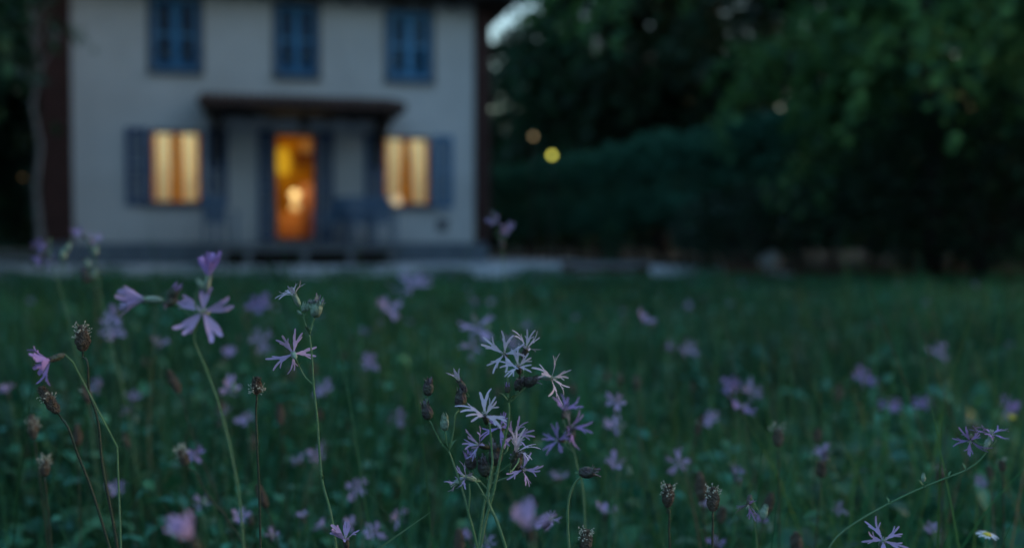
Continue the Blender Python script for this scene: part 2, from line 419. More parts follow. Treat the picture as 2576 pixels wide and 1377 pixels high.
# main roof with overhanging eaves
def main_roof():
    e = .62; x0, x1, y0, y1 = -e, HW + e, -e, HD + e; z = ZE; zr = 7.6; ym = (y0 + y1) / 2; ins = 3.2
    mb = MB()
    mb.box((x0, y0, z), (x1, y1, z + .16), 'dark_wood')
    a = .08
    v = [(x0-a,y0-a,z+.163),(x1+a,y0-a,z+.163),(x1+a,y1+a,z+.163),(x0-a,y1+a,z+.163),(x0+ins,ym,zr),(x1-ins,ym,zr)]
    mb.add(v, [(0,1,5,4),(1,2,5),(2,3,4,5),(3,0,4),(3,2,1,0)], 'roof_tile')
    r = mb.build('roof', house)
    g = MB(); g.tube([(x0, y0 - .07, z + .10), (x1, y0 - .07, z + .10)], .06, 'metal', 8); g.build('gutter', r)
    for k in range(18):
        u = x0 + .25 + k * (x1 - x0 - .5) / 17
        g = MB(); g.box((u - .045, y0 + .02, z - .10), (u + .045, -.003, z - .002), 'dark_wood'); g.build('rafter_tail', r)
main_roof()
# porch canopy
def porch():
    ye = -1.75
    ul, ur = fac(497, 265, ye)[0], fac(1022, 272, ye)[0]
    ze = (fac(505, 264, ye)[1] + fac(1000, 272, ye)[1]) / 2
    wl, wr = fac(505, 240)[0], fac(985, 252)[0]
    zw = max(ze + .42, (fac(505, 236)[1] + fac(955, 252)[1]) / 2); print('porch', ze, zw)
    mb = MB(); t = .05
    # boarding under the tiles
    vs = [(ul,ye,ze),(ur,ye,ze),(wr,-.003,zw-.10),(wl,-.003,zw-.10),(ul,ye,ze+t),(ur,ye,ze+t),(wr,-.003,zw-.05),(wl,-.003,zw-.05)]
    mb.add(vs, [(3,2,1,0),(4,5,6,7),(0,1,5,4),(1,2,6,5),(2,3,7,6),(3,0,4,7)], 'dark_wood')
    mb.box((ul + .01, ye + .02, ze - .05), (ur - .01, ye + .07, ze - .003), 'dark_wood')
    mb.box((ul + .05, ye + .075, ze - .04), (ur - .05, -.005, ze - .006), 'dark_wood')
    pr = mb.build('porch_roof', house)
    n = 24
    for k in range(n):       # rows of half-round tiles running down the slope
        fa = (k + .5) / n
        top = Vector((wl + (wr - wl) * fa, -.02, zw - .03)); bot = Vector((ul + (ur - ul) * fa, ye - .05, ze + t + .01))
        tb = MB(); pts = [top.lerp(bot, i / 3) for i in range(4)]
        tb.tube(pts, [.075, .08, .085, .09], 'roof_tile', 8); tb.build('roof_tile', pr)
    for k in range(7):
        fa = (k + .5) / 7; u = ul + .1 + (ur - ul - .2) * fa
        rb = MB(); rb.box((u - .04, ye + .09, ze - .11), (u + .04, -.008, ze - .042), 'dark_wood'); rb.build('rafter', pr)
    for u in (wl + .32, wr - .30):
        b = MB()
        b.box((u - .05, ye + .1, ze - .26), (u + .05, -.01, ze - .115), 'dark_wood')
        b.box((u - .05, -.13, ze - 1.05), (u + .05, -.01, ze - .262), 'dark_wood')
        b.tube([(u, -.12, ze - .95), (u, -.55, ze - .62), (u, ye + .16, ze - .25)], .05, 'dark_wood', 4)
        b.build('bracket', house)
    # lantern under the canopy, unlit
    b = MB(); uc = fac(765, 310, -.6)[0]
    b.tube([(uc, -.6, ze + .08), (uc, -.6, ze - .12)], .012, 'metal'); b.lathe([(.02, ze - .34), (.10, ze - .30), (.12, ze - .18), (.03, ze - .11)], 'metal', 8, Matrix.Translation((uc, -.6, 0)))
    b.build('lantern', house)
porch()
u, z = fac(1112, 566); m = MB(); m.box((u - .12, -.02, z - .13), (u + .12, -.002, z + .13), 'grey_surround')
for k in range(4): m.box((u - .10, -.03, z - .10 + k * .055), (u + .10, -.02, z - .07 + k * .055), 'grey_surround')
m.build('wall_vent', house)

# curtains (hang inside, one pair per lit window)
def curtain(o, side, label, flare, yo=.24):
    u0, u1, z0, z1 = o; uc = (u0 + u1) / 2
    n = 26; vs = []; fs = []; nz = 8
    for j in range(nz + 1):
        f = j / nz; z = z1 + .06 - f * (z1 - z0 + .10)
        a, b = (u0 + .11, uc - .11 - flare * f ** 1.5) if side < 0 else (uc + .11 + flare * f ** 1.5, u1 - .11)
        for i in range(n + 1):
            g = i / n
            vs.append((a + (b - a) * g, yo + .018 * math.sin(g * 2.5 * math.pi * 2 + side) + .01 * math.sin(3 * g + j), z))
    for j in range(nz):
        for i in range(n):
            k = j * (n + 1) + i; fs.append((k, k + 1, k + n + 2, k + n + 1))
    mb = MB(); mb.add(vs, fs, 'curtain'); c = mb.build('curtain', None, True); c.matrix_world = HM
    tag(c, label, 'curtain', 'cream curtains in the lit windows')
curtain(oL, -1, 'cream backlit curtain, left half of the window beside the porch end farthest from the trees', .02)
curtain(oL, 1, 'cream backlit curtain, right half of the leftmost lit window', .03)
curtain(oR, -1, 'cream backlit curtain behind the glowing globe in the rightmost lit window', .05)
curtain(oR, 1, 'cream backlit curtain, right half of the lit window near the house corner', .06)

def globe_lamp(p, r, label, power, base=True, br=None, col=(1.0, .60, .24), mat='globe_glow'):
    t = empty('globe_lamp'); t.matrix_world = HM @ Matrix.Translation(p); tag(t, label, 'lamp')
    br = br or r * .9
    z = 0
    if base:
        b = MB(); b.lathe([(br*.5, 0), (br*.95, br*.35), (br, br*.9), (br*.8, br*1.4), (br*.3, br*1.8), (br*.22, br*2.3)], 'ceramic', 14); b.build('lamp_base', t, True); z = br * 2.28
    g = MB(); g.lathe([(r * max(.12, math.sin(a)), z + r * .97 - r * math.cos(a)) for a in [i * math.pi / 8 for i in range(9)]], mat, 14); g.build('glass_globe', t, True)
    return t, z + r
def room_light(p, power, col, name, rad=.12):
    l = bpy.data.lights.new(name, 'POINT'); l.energy = power; l.color = col; l.shadow_soft_size = rad
    o = bpy.data.objects.new(name, l); COL.objects.link(o); o.location = HM @ Vector(p); return o
WARM = (1.0, .90, .60)
def pendant(u, y, z, label, power):
    t = empty('pendant_lamp'); t.matrix_world = HM @ Matrix.Translation((u, y, z)); tag(t, label, 'lamp')
    b = MB(); b.tube([(0, 0, 3.147 - z), (0, 0, .16)], .008, 'metal'); b.build('cord', t)
    b = MB(); b.lathe([(.05, .16), (.09, .13), (.20, -.02), (.19, -.02), (.085, .115), (.045, .145)], 'ceramic', 16); b.build('lamp_shade', t, True)
    b = MB(); b.lathe([(.012, .10), (.03, .07), (.04, .03), (.03, -.005), (.01, -.015)], 'globe_glow', 10); b.build('bulb', t, True)
    room_light((u, y, z - .08), power, WARM, 'pendant_bulb_light', .08)
ucL = (oL[0] + oL[1]) / 2; ucR = (oR[0] + oR[1]) / 2
pendant(ucL + .1, 1.5, 2.98, 'ceiling lamp glowing behind the curtains of the leftmost lit window', 7.6)
pendant(ucR + .25, 1.5, 2.98, 'ceiling lamp glowing behind the curtains of the rightmost lit window', 6.4)
# hall interior seen through the door
def hall():
    yb = 2.2
    ux = lambda x, yo: fac(x, 470, yo)[0]
    zz = lambda y, yo: fac(742, y, yo)[1]
    # chest with lamp
    a, b, zt = ux(703, yb), ux(757, yb), zz(533, yb)
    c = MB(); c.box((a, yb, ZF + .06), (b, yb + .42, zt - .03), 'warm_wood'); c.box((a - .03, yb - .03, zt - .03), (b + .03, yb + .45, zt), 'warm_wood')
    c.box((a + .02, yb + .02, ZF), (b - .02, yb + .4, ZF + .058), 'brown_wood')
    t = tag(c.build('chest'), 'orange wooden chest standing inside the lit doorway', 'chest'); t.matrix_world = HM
    nd = 3
    for k in range(nd):
        z0 = ZF + .1 + k * (zt - .14 - ZF) / nd
        d = MB(); d.box((a + .03, yb - .014, z0), (b - .03, yb - .002, z0 + (zt - .14 - ZF) / nd - .03), 'warm_wood'); dr = d.build('drawer', t)
        d = MB(); d.lathe([(.012, 0), (.016, .015), (.008, .025)], 'metal', 8, Matrix.Translation(((a + b) / 2, yb - .014, z0 + .12)) @ Matrix.Rotation(math.radians(90), 4, 'X')); d.build('knob', dr)
    up = ux(742, yb + .15)
    _, h = globe_lamp((up, yb + .18, zt + .002), .12, 'round glowing table lamp on a pale ceramic base in the doorway', 0, True, .125)
    room_light((up - .05, yb - .4, zt + .5), 3.0, (1.0, .78, .34), 'table_lamp_light', .15)
    # tall dark cupboard on the other side
    a, b = ux(760, yb), ux(800, yb)
    c = MB(); c.box((a, yb - .1, ZF), (b + .12, yb + .45, zz(462, yb)), 'brown_wood')
    c = tag(c.build('cupboard'), 'dark brown cupboard beside the lamp inside the lit doorway', 'cupboard'); c.matrix_world = HM
    d = MB(); d.box((a + .03, yb - .125, ZF + .08), (b + .09, yb - .102, zz(470, yb)), 'brown_wood'); dd = d.build('cupboard_door', c)
    d = MB(); d.tube([(a + .06, yb - .126, ZF + .5), (a + .06, yb - .15, ZF + .52), (a + .06, yb - .15, ZF + .6), (a + .06, yb - .126, ZF + .62)], .006, 'metal'); d.build('handle', dd)
    yw = 3.99
    t = empty('wall_lamp'); t.matrix_world = HM @ Matrix.Translation((ux(711, yw), yw - .14, zz(440, yw))); tag(t, 'tall yellow glowing wall lamp at the upper left inside the doorway', 'lamp')
    b = MB(); b.lathe([(.10, 0), (.16, .05), (.17, .35), (.13, .62), (.09, .66)], 'shade_glow', 14); b.build('lamp_shade', t, True)
    b = MB(); b.box((-.03, .02, .2), (.03, .134, .26), 'metal'); b.build('bracket', t)
    a, b = ux(741, yw), ux(800, yw)
    c = MB(); c.box((a, yw - .28, zz(412, yw)), (b, yw - .004, zz(388, yw)), 'brown_wood')
    for q in (a + .08, b - .12): c.box((q, yw - .2, zz(412, yw) - .16), (q + .04, yw - .004, zz(412, yw) - .002), 'brown_wood')
    c = tag(c.build('wall_shelf'), 'dark wooden shelf high on the hall wall inside the doorway', 'shelf'); c.matrix_world = HM
    pp = (ux(772, yw), yw - .14, zz(388, yw) + .002)
    t = empty('ceramic_jar'); t.matrix_world = HM @ Matrix.Translation(pp); tag(t, 'pale pinkish jar on the high hall shelf', 'jar')
    j = MB(); j.lathe([(.09, 0), (.16, .08), (.18, .22), (.13, .34), (.09, .38), (.11, .41)], 'ceramic', 14); j.build('jar_body', t, True)
hall()
gp = fac(997, 497, .17)
t, h = globe_lamp((gp[0], .17, zl0 + .002), .115, 'round glowing globe on the sill of the rightmost lit window', 0, False)

# deck, garden furniture
ZD = 0.40
def deck():
    x0, x1, y0 = fac(540, 620, -2.2)[0], fac(1010, 620, -2.2)[0], -2.2
    t = empty('wooden_deck'); t.matrix_world = HM; tag(t, 'grey timber deck on short posts below the porch roof', 'deck')
    n = 15; w = (-.22 - y0) / n
    for k in range(n):
        b = MB(); b.box((x0, y0 + k * w, ZD - .03), (x1, y0 + (k + 1) * w - .008, ZD), 'grey_wood_and_skylit_seat'); b.build('plank', t)
    b = MB(); b.box((x0 + .02, y0 + .03, ZD - .13), (x1 - .02, y0 + .09, ZD - .032), 'grey_wood_and_skylit_seat'); b.build('front_beam', t)
    for x in (560, 625, 766, 882, 985):
        u = fac(x, 640, y0)[0]
        b = MB(); b.box((u - .06, y0 - .03, 0.0), (u + .06, y0 + .028, ZD - .034), 'grey_wood_and_skylit_seat'); b.build('post', t)
    b = MB(); b.box((x0 + .05, y0 + .35, 0.0), (x1 - .05, y0 + .38, ZD - .034), 'dark_wood'); b.build('underdeck_shade_panel', t)  # dark panel added so the gaps under the deck look shaded
    for k in range(4):
        u = x0 + .4 + k * (x1 - x0 - .8) / 3
        b = MB(); b.box((u - .05, -.45, 0.0), (u + .05, -.35, ZD - .034), 'grey_wood_and_skylit_seat'); b.build('post', t)
deck()
def garden_chair(u, y, rz, label, mat='pale_blue_paint_and_shade'):
    t = empty('garden_chair'); t.matrix_world = HM @ Matrix.Translation((u, y, ZD + .001)) @ Matrix.Rotation(rz, 4, 'Z'); tag(t, label, 'chair', 'chairs on the deck')
    for sx in (-.24, .20):
        b = MB(); b.box((sx, -.24, 0), (sx + .04, -.20, .62), mat); b.build('leg', t)
        b = MB(); b.tube([(sx + .02, .20, 0), (sx + .02, .22, .45), (sx + .02, .32, .95)], .024, mat, 4); b.build('leg', t)
        b = MB(); b.box((sx - .01, -.26, .622), (sx + .05, .26, .645), mat); b.build('armrest', t)
    b = MB()
    for k in range(5): b.box((-.23, -.22 + k * .092, .42), (.23, -.14 + k * .092, .44), mat)
    b.build('seat', t)
    for k in range(5):
        s = MB(); a = -.19 + k * .083; s.tube([(a + .02, .215, .46), (a + .02, .31, .93)], .034, mat, 4); s.build('back_slat', t)
    s = MB(); s.box((-.24, .295, .90), (.24, .325, .97), mat); s.build('top_rail', t)
garden_chair(fac(908, 600, -1.4)[0], -1.4, .25, 'pale grey-blue garden chair in the middle of the deck chairs right of the door', 'chair_paint')
garden_chair(fac(829, 600, -1.0)[0], -1.0, -.9, 'dark grey-blue garden chair on the deck just beside the lit doorway', 'chair_paint')
garden_chair(fac(962, 600, -1.3)[0], -1.3, .1, 'grey-blue garden chair at the deck end below the rightmost lit window', 'chair_paint')
garden_chair(fac(555, 600, -1.2)[0], -1.2, .5, 'blue garden chair at the deck end below the leftmost lit window', 'chair_paint')
def deck_table():
    u = fac(868, 600, -.75)[0]
    t = empty('side_table'); t.matrix_world = HM @ Matrix.Translation((u, -.62, ZD + .001)); tag(t, 'small blue table with a potted plant on the deck', 'table')
    b = MB(); b.lathe([(.30, .68), (.31, .69), (.31, .71), (.30, .72)], 'blue_paint_and_shade', 20); b.build('table_top', t)
    for k in range(3):
        a = k * 2.094; b = MB(); b.tube([(.24 * math.cos(a), .24 * math.sin(a), 0), (.12 * math.cos(a), .12 * math.sin(a), .4), (.2 * math.cos(a), .2 * math.sin(a), .68)], .014, 'blue_paint_and_shade'); b.build('leg', t)
    q = empty('potted_plant'); q.matrix_world = HM @ Matrix.Translation((u, -.62, ZD + .722)); tag(q, 'dark leafy plant in a terracotta pot on the small blue table', 'plant')
    b = MB(); b.lathe([(.07, 0), (.10, .14), (.11, .15), (.11, .17), (.09, .17), (.085, .12)], 'terracotta', 14); b.build('pot', q)
    b = MB(); rr = random.Random(3)
    for k in range(60):
        a = rr.uniform(0, 6.28); el = rr.uniform(.2, 1.4); L = rr.uniform(.1, .2)
        d = Vector((math.cos(a) * math.cos(el), math.sin(a) * math.cos(el), math.sin(el))); s = d.cross(Vector((0, 0, 1))).normalized()
        p0 = Vector((0, 0, .12)); pts = [p0 + d * L * f + Vector((0, 0, -.05 * f * f)) for f in (0, .4, .75, 1)]
        b.ribbon(pts, [.006, .02, .016, .001], s, Vector((0, 0, 1)), 'dark_stem', .4)
    b.build('foliage', q)
deck_table()

# ------------------------------------------------------------------ trees, hedge, far wood
def leaf_cloud(name, C, D, size, cols, rs, mat='tree_leaf', jit=.6, asp=.42):
    """C centres, D preferred outward direction (tips), one folded leaf each"""
    n = len(C)
    D = D + rs.normal(0, jit, (n, 3)); D /= np.linalg.norm(D, axis=1)[:, None] + 1e-9
    N = np.stack([rs.normal(0, .5, n), rs.normal(0, .5, n), np.ones(n)], 1)
    S = np.cross(D, N); S /= np.linalg.norm(S, axis=1)[:, None] + 1e-9
    U = np.cross(S, D)
    sz = size * rs.uniform(.6, 1.35, n)[:, None]
    V = np.stack([C, C + D * sz * .5 - S * sz * asp + U * sz * .12, C + D * sz, C + D * sz * .5 + S * sz * asp + U * sz * .12], 1).reshape(-1, 3)
    b = np.arange(n) * 4
    F = np.concatenate([np.stack([b, b + 1, b + 2], 1), np.stack([b, b + 2, b + 3], 1)])
    k = rs.randint(0, len(cols), n); tint = np.array(cols)[k] * rs.uniform(.75, 1.25, (n, 1))
    return np_mesh(name, V, [F], mat, np.repeat(tint, 4, 0))
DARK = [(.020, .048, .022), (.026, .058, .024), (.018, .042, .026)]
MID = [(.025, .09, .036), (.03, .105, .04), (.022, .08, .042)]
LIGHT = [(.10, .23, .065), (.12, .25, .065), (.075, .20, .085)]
def tree(name, label, loc, h, r, zc, nclump, nspray, nleaf, lsize, seed, cols, tr=.16, droop=.5, group=None, rz=None, bark='bark', slen=.35):
    rs = np.random.RandomState(seed); rr = random.Random(seed)
    t = empty(name, loc); tag(t, label, 'tree', group)
    rz = rz or (h - zc) * .95
    mb = MB()
    top = h * .82; npt = 7
    bend = [Vector((rr.uniform(-.05, .05) * h * (i / npt), rr.uniform(-.05, .05) * h * (i / npt), top * i / npt)) for i in range(npt + 1)]
    mb.tube(bend, [tr * (1.25 if i == 0 else 1 - .8 * i / npt) for i in range(npt + 1)], bark, 9)
    # clump centres in the crown, biased outward, uneven
    a = rs.uniform(0, 2 * np.pi, nclump); u = rs.uniform(-1, 1, nclump); q = rs.uniform(.25, 1, nclump) ** .5
    lump = 1 + .22 * np.sin(3 * a + seed) + .15 * np.sin(5 * u + 2 * a + seed * 2)
    s = np.sqrt(1 - u * u)
    C = np.stack([np.cos(a) * s * r * q * lump, np.sin(a) * s * r * q * lump, zc + u * rz * q], 1)
    C = C[C[:, 2] > h * .06]
    for c in C[:min(len(C), 26)]:
        f = min(.95, max(.25, (c[2] - .12 * h) / top)); i = f * npt; k = min(npt - 1, int(i)); p = bend[k].lerp(bend[k + 1], i - k)
        e = Vector(c); mid = p.lerp(e, .5) + Vector((0, 0, .08 * (e - p).length))
        mb.tube(catmull([p, mid, e], 3), [tr * .32 * (1 - f * .5) * (1 - .85 * j / 6) + .004 for j in range(7)], bark, 5, False)
    mb.build('trunk', t, True)
    n = len(C) * nspray
    base = np.repeat(C, nspray, 0) + rs.normal(0, r * .05, (n, 3))
    out = base - np.array([0, 0, zc * .9]); out /= np.linalg.norm(out, axis=1)[:, None]
    dirs = out + rs.normal(0, .55, (n, 3)); dirs /= np.linalg.norm(dirs, axis=1)[:, None]
    L = r * slen * rs.uniform(.5, 1.3, n)
    m_ = n * nleaf
    tt = rs.uniform(0, 1, m_)[:, None]; B = np.repeat(base, nleaf, 0); Dd = np.repeat(dirs, nleaf, 0); LL = np.repeat(L, nleaf)[:, None]
    pos = B + Dd * LL * tt; pos[:, 2] -= (droop * LL * tt * tt)[:, 0]; pos += rs.normal(0, lsize * .5, pos.shape)
    tip = Dd.copy(); tip[:, 2] -= droop
    pos = pos[pos[:, 2] > .12]; tip = tip[:len(pos)]
    link('crown', leaf_cloud('crown', pos, tip, lsize, cols, rs), t)
    return t
# big leafy tree at the right of the view
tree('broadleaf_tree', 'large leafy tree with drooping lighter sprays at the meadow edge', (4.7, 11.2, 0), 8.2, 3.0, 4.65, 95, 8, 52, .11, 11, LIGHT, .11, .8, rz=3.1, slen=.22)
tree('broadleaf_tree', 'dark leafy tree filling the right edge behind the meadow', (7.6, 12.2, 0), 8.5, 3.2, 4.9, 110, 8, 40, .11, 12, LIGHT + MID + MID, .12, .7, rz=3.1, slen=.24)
tree('broadleaf_tree', 'unseen dark tree added outside the right edge to shade the meadow', (8.8, 6.8, 0), 8.0, 3.2, 5.0, 90, 7, 26, .12, 13, DARK, .2, .5, rz=3.2)  # out of view, put in to darken the right meadow
# background trees, and unseen ones added for shade
BT = [
    (3.6, 38, 15.0, 3.6, 8.0, 'dark tree rising right behind the house corner, below a bright sky gap'),
    (5.6, 37, 15.0, 4.0, 8.6, 'dark tall tree standing behind the middle of the hedge'),
    (9.6, 34, 16.0, 4.2, 9.2, 'dark tall tree between the hedge and the large leafy tree'),
    (0.9, 46, 10.4, 3.4, 5.6, 'low dark tree far behind the house corner and street lamps'),
    (12.5, 26, 14.0, 4.5, 7.4, 'dark tree hidden mostly behind the large leafy tree'),
    (9.4, 19.5, 13.0, 3.6, 6.6, 'dark tree closing the gap behind the two leafy trees'),
    (16.5, 22, 13.5, 4.5, 7.0, 'dark tree behind the right edge trees'),
    (7.2, 50, 17.0, 5.0, 9.5, 'far tall tree seen between the two nearer dark trees'),
    (9.5, 46, 18.0, 5.2, 10.0, 'far dark tree crown behind the tall trees over the hedge'),
    (-13.6, 24, 12.0, 3.4, 6.5, 'dark tree at the left edge beside the house'),
    (-17.5, 30, 14.0, 4.4, 7.2, 'far dark tree at the extreme left edge'),
    (-12.0, 36, 13.0, 3.6, 7.0, 'dark tree in the gap just left of the house'),
    (-11.7, 14.2, 12.0, 3.6, 7.0, 'unseen dark tree added outside the left edge to shade the house front'),  # unseen, added like the next three to darken house and meadow
    (-10.6, 9.6, 13.0, 3.6, 7.4, 'unseen dark tall tree added between house and near meadow to shade the left wall'),
    (-14.6, 17.8, 12.5, 3.8, 7.0, 'unseen dark tree added level with the house corner to shade the left wall'),
    (-9.5, 5.5, 10.0, 3.4, 6.4, 'unseen dark tree added outside the left edge to shade the near meadow'),
]
for i, (x, y, h, r, zc, lb) in enumerate(BT):
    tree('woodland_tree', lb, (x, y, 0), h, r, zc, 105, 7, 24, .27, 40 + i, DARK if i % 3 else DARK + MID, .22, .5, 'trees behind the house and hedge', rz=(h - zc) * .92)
p = at(100, 600, 17.2)
tree('young_tree', 'slim pale-barked young tree just left of the house corner', (p.x, p.y, 0), 6.0, .9, 4.6, 12, 4, 14, .08, 77, MID, .075, .4, bark='pale_bark')

def far_wood():
    rs = np.random.RandomState(5); n = 110000
    a = rs.uniform(-1.5, 1.5, n); R = rs.uniform(62, 74, n)
    x = np.sin(a) * R; y = np.cos(a) * R
    top = 7.0 + 1.8 * np.sin(a * 9) + 1.2 * np.sin(a * 23 + 1) + .8 * np.sin(a * 41)
    z = rs.uniform(0, 1, n) ** 1.5 * top
    C = np.stack([x, y, z], 1); D = np.stack([rs.normal(0, 1, n), rs.normal(0, 1, n), np.full(n, -.3)], 1)
    nb_ = 90000; a = rs.uniform(1.45, 2 * np.pi - 1.45, nb_); R = rs.uniform(36, 46, nb_)  # unseen rear ring, added behind the camera to keep low sky off the house
    top = 10.0 + 2.0 * np.sin(a * 9) + 1.4 * np.sin(a * 23 + 1) + .9 * np.sin(a * 41)
    C = np.concatenate([C, np.stack([np.sin(a) * R, np.cos(a) * R, rs.uniform(0, 1, nb_) ** 1.2 * top], 1)])
    D = np.concatenate([D, np.stack([rs.normal(0, 1, nb_), rs.normal(0, 1, nb_), np.full(nb_, -.3)], 1)])
    o = link('far_wood', leaf_cloud('far_wood', C, D, .95, DARK, rs)); tag(o, 'dark far-off wood behind the trees, with an unseen ring added behind the camera to block low sky', 'wood', kind='stuff')
far_wood()

def hedge():
    rs = np.random.RandomState(9)
    path = [Vector((-0.9, 28.6, 0)), Vector((1.2, 25.2, 0)), Vector((3.2, 21.2, 0)), Vector((5.0, 17.4, 0)), Vector((7.4, 15.0, 0))]
    c = catmull(path, 10); t = empty('hedge', path[2]); tag(t, 'long dark clipped hedge receding behind the house corner', 'hedge')
    cc = np.array([tuple(p) for p in c]); n = 42000
    f = rs.uniform(0, len(cc) - 1.001, n); i = f.astype(int); fr = (f - i)[:, None]
    base = cc[i] * (1 - fr) + cc[i + 1] * fr; tan = cc[i + 1] - cc[i]; tan /= np.linalg.norm(tan, axis=1)[:, None]
    nor = np.stack([-tan[:, 1], tan[:, 0], np.zeros(n)], 1)
    ang = rs.uniform(0, 2 * np.pi, n); q = rs.uniform(.55, 1, n) ** .4
    hh = np.interp(f, [0, 40], [1.46, 1.86]) + .07 * np.sin(f * .7) + .06 * np.sin(f * 1.9)
    ex = .5
    ca, sa = np.cos(ang), np.sin(ang)
    sx = np.sign(ca) * np.abs(ca) ** ex; sz = np.sign(sa) * np.abs(sa) ** ex
    C = base + nor * (sx * q * .85)[:, None]; C[:, 2] = hh + sz * q * (.75 + .06 * np.sin(f * 3.1)) + rs.normal(0, .08, n)
    D = nor * sx[:, None] + np.stack([np.zeros(n), np.zeros(n), sz], 1)
    C -= np.array(path[2])
    link('foliage', leaf_cloud('foliage', C, D, .15, [(.045, .17, .10), (.06, .19, .11), (.04, .14, .09)], rs), t)
    rr = random.Random(2)
    for k in range(0, len(c) - 1, 2):
        p = c[k] - path[2]; b = MB(); o = Vector((rr.uniform(-.2, .2), rr.uniform(-.2, .2), 0))
        b.tube([p, p + o * .5 + Vector((0, 0, .6)), p + o + Vector((0, 0, 1.5))], [.06, .045, .03], 'bark', 6); b.build('stem', t)
hedge()
def shrub(name, loc, r, h, n, ls, seed, cols, label, group=None):
    rs = np.random.RandomState(seed); rr = random.Random(seed)
    t = empty(name, loc); tag(t, label, 'shrub', group)
    b = MB()
    for k in range(7):
        a = rr.uniform(0, 6.28); e = Vector((math.cos(a) * r * .6, math.sin(a) * r * .6, h * rr.uniform(.6, .95)))
        b.tube(catmull([Vector((0, 0, 0)), e * .4 + Vector((0, 0, .1 * h)), e], 3), [.03 * (1 - .8 * j / 6) for j in range(7)], 'bark', 5)
    b.build('stem', t, True)
    a = rs.uniform(0, 2 * np.pi, n); u = rs.uniform(-.8, 1, n); q = rs.uniform(.3, 1, n) ** .4; s = np.sqrt(np.maximum(0, 1 - u * u)); lum = 1 + .2 * np.sin(4 * a + seed) + .12 * np.sin(9 * a)
    C = np.stack([np.cos(a) * s * r * q * lum, np.sin(a) * s * r * q * lum, h * .5 + u * h * .5 * q], 1); C[:, 2] = np.maximum(C[:, 2], .05)
    D = C - np.array([0, 0, h * .4]); D /= np.linalg.norm(D, axis=1)[:, None]
    link('foliage', leaf_cloud('foliage', C, D, ls, cols, rs), t)
shrub('garden_shrub', (4.9, 10.4, 0), 1.7, 2.0, 6200, .09, 21, DARK, 'dark shrub under the drooping sprays of the large leafy tree')
shrub('garden_shrub', (7.7, 10.6, 0), 2.0, 2.3, 5600, .10, 22, DARK, 'black-green shrub at the right edge above the meadow')
shrub('garden_shrub', (6.9, 14.6, 0), 1.9, 2.3, 5200, .10, 25, DARK, 'dark shrub in the hollow under the two leafy trees')
shrub('garden_shrub', (10.2, 12.2, 0), 1.8, 2.2, 4200, .10, 26, DARK, 'dark shrub at the extreme right edge under the trees')
shrub('garden_shrub', (3.6, 15.2, 0), 1.1, 1.3, 3000, .09, 23, DARK, 'low dark shrub behind the pale stone')
p = at(1535, 600, 17.5)
shrub('garden_shrub', (p.x, p.y, 0), .13, .85, 420, .07, 24, MID, 'small upright paler shrub in front of the hedge')

def street_lamp(x, y, d, mat, r, label):
    p = at(x, y, d); t = empty('street_lamp', (p.x, p.y, 0)); tag(t, label, 'lamp', 'lamps beyond the trees')
    b = MB(); b.tube([(0, 0, 0), (0, 0, p.z * .5), (0, 0, p.z - r)], [.03, .025, .02], 'bark', 8); b.build('pole', t)
    b = MB(); b.lathe([(r * max(.15, math.sin(a)), p.z - r * math.cos(a)) for a in [i * math.pi / 6 for i in range(7)]], mat, 12); b.build('lamp_head', t, True)
    b = MB(); b.lathe([(r * .4, p.z + r * .95), (r * 1.3, p.z + r * 1.02), (r * .2, p.z + r * 1.5)], 'metal', 10); b.build('lamp_cap', t)
street_lamp(1388, 390, 22.5, 'lamp_yellow', .05, 'yellow-green street lamp glowing just over the hedge')
street_lamp(1341, 343, 24.0, 'lamp_dim', .05, 'dim brownish street lamp above the yellow one')
street_lamp(55, 448, 30.0, 'lamp_dim', .045, 'faint orange lamp glimmering at the left edge of the garden')

# timber edging and stone beside the gravel
def edging(xa, xb, d, label):
    a = at(xa, 690, d); b = at(xb, 690, d); t = empty('timber_edging', (a.x, a.y, 0)); tag(t, label, 'edging', 'timber edgings along the gravel')
    L = b.x - a.x; n = max(1, round(L / .65)); rr = random.Random(int(xa))
    for k in range(n):
        m = MB(); x0 = k * L / n; m.tube([(x0 + .01, 0, .07), (x0 + L / n - .01, rr.uniform(-.02, .02), .07)], .075, 'sleeper', 8); m.build('log', t)
def low_bench():
    d = 12.9; a = at(1412, 690, d); b = at(1642, 690, d); L = b.x - a.x; t = empty('low_bench', (a.x, d, 0)); tag(t, 'low red-brown timber bench between two pale gravel patches', 'bench')
    for k in range(3):
        m = MB(); m.box((0, k * .15, .155), (L, k * .15 + .14, .20), 'grey_wood_and_skylit_seat'); m.build('seat_plank', t)  # sky light on the brown seat is put into the colour as grey
    for x in (.03, L - .15):
        m = MB(); m.box((x, .04, 0), (x + .12, .40, .153), 'sleeper'); m.build('leg', t)
    m = MB(); m.box((.16, .05, .06), (L - .16, .09, .14), 'sleeper'); m.build('front_rail', t)
low_bench()
edging(1822, 1925, 13.4, 'short red-brown log edging next to the pale stone')
def stone():
    p = at(1938, 660, 14.6); mb = MB(); rs = random.Random(4); n = 12; prof = []
    vs = []; fs = []
    for i in range(7):
        ph = math.pi * i / 6
        for k in range(n):
            a = 2 * math.pi * k / n; q = 1 + .18 * noise.noise(Vector((math.cos(a) * math.sin(ph) * 1.7, math.sin(a) * math.sin(ph) * 1.7, math.cos(ph) * 1.7 + 3)))
            vs.append((.17 * math.cos(a) * math.sin(ph) * q, .14 * math.sin(a) * math.sin(ph) * q, max(0, .17 - .17 * math.cos(ph) * q)))
    for i in range(6):
        for k in range(n): fs.append((i * n + k, i * n + (k + 1) % n, (i + 1) * n + (k + 1) % n, (i + 1) * n + k))
    mb.add(vs, fs, 'pale_stone'); o = mb.build('garden_stone', None, True); o.location = (p.x, p.y, 0)
    tag(o, 'pale rounded garden stone at the end of the gravel', 'stone')
stone()

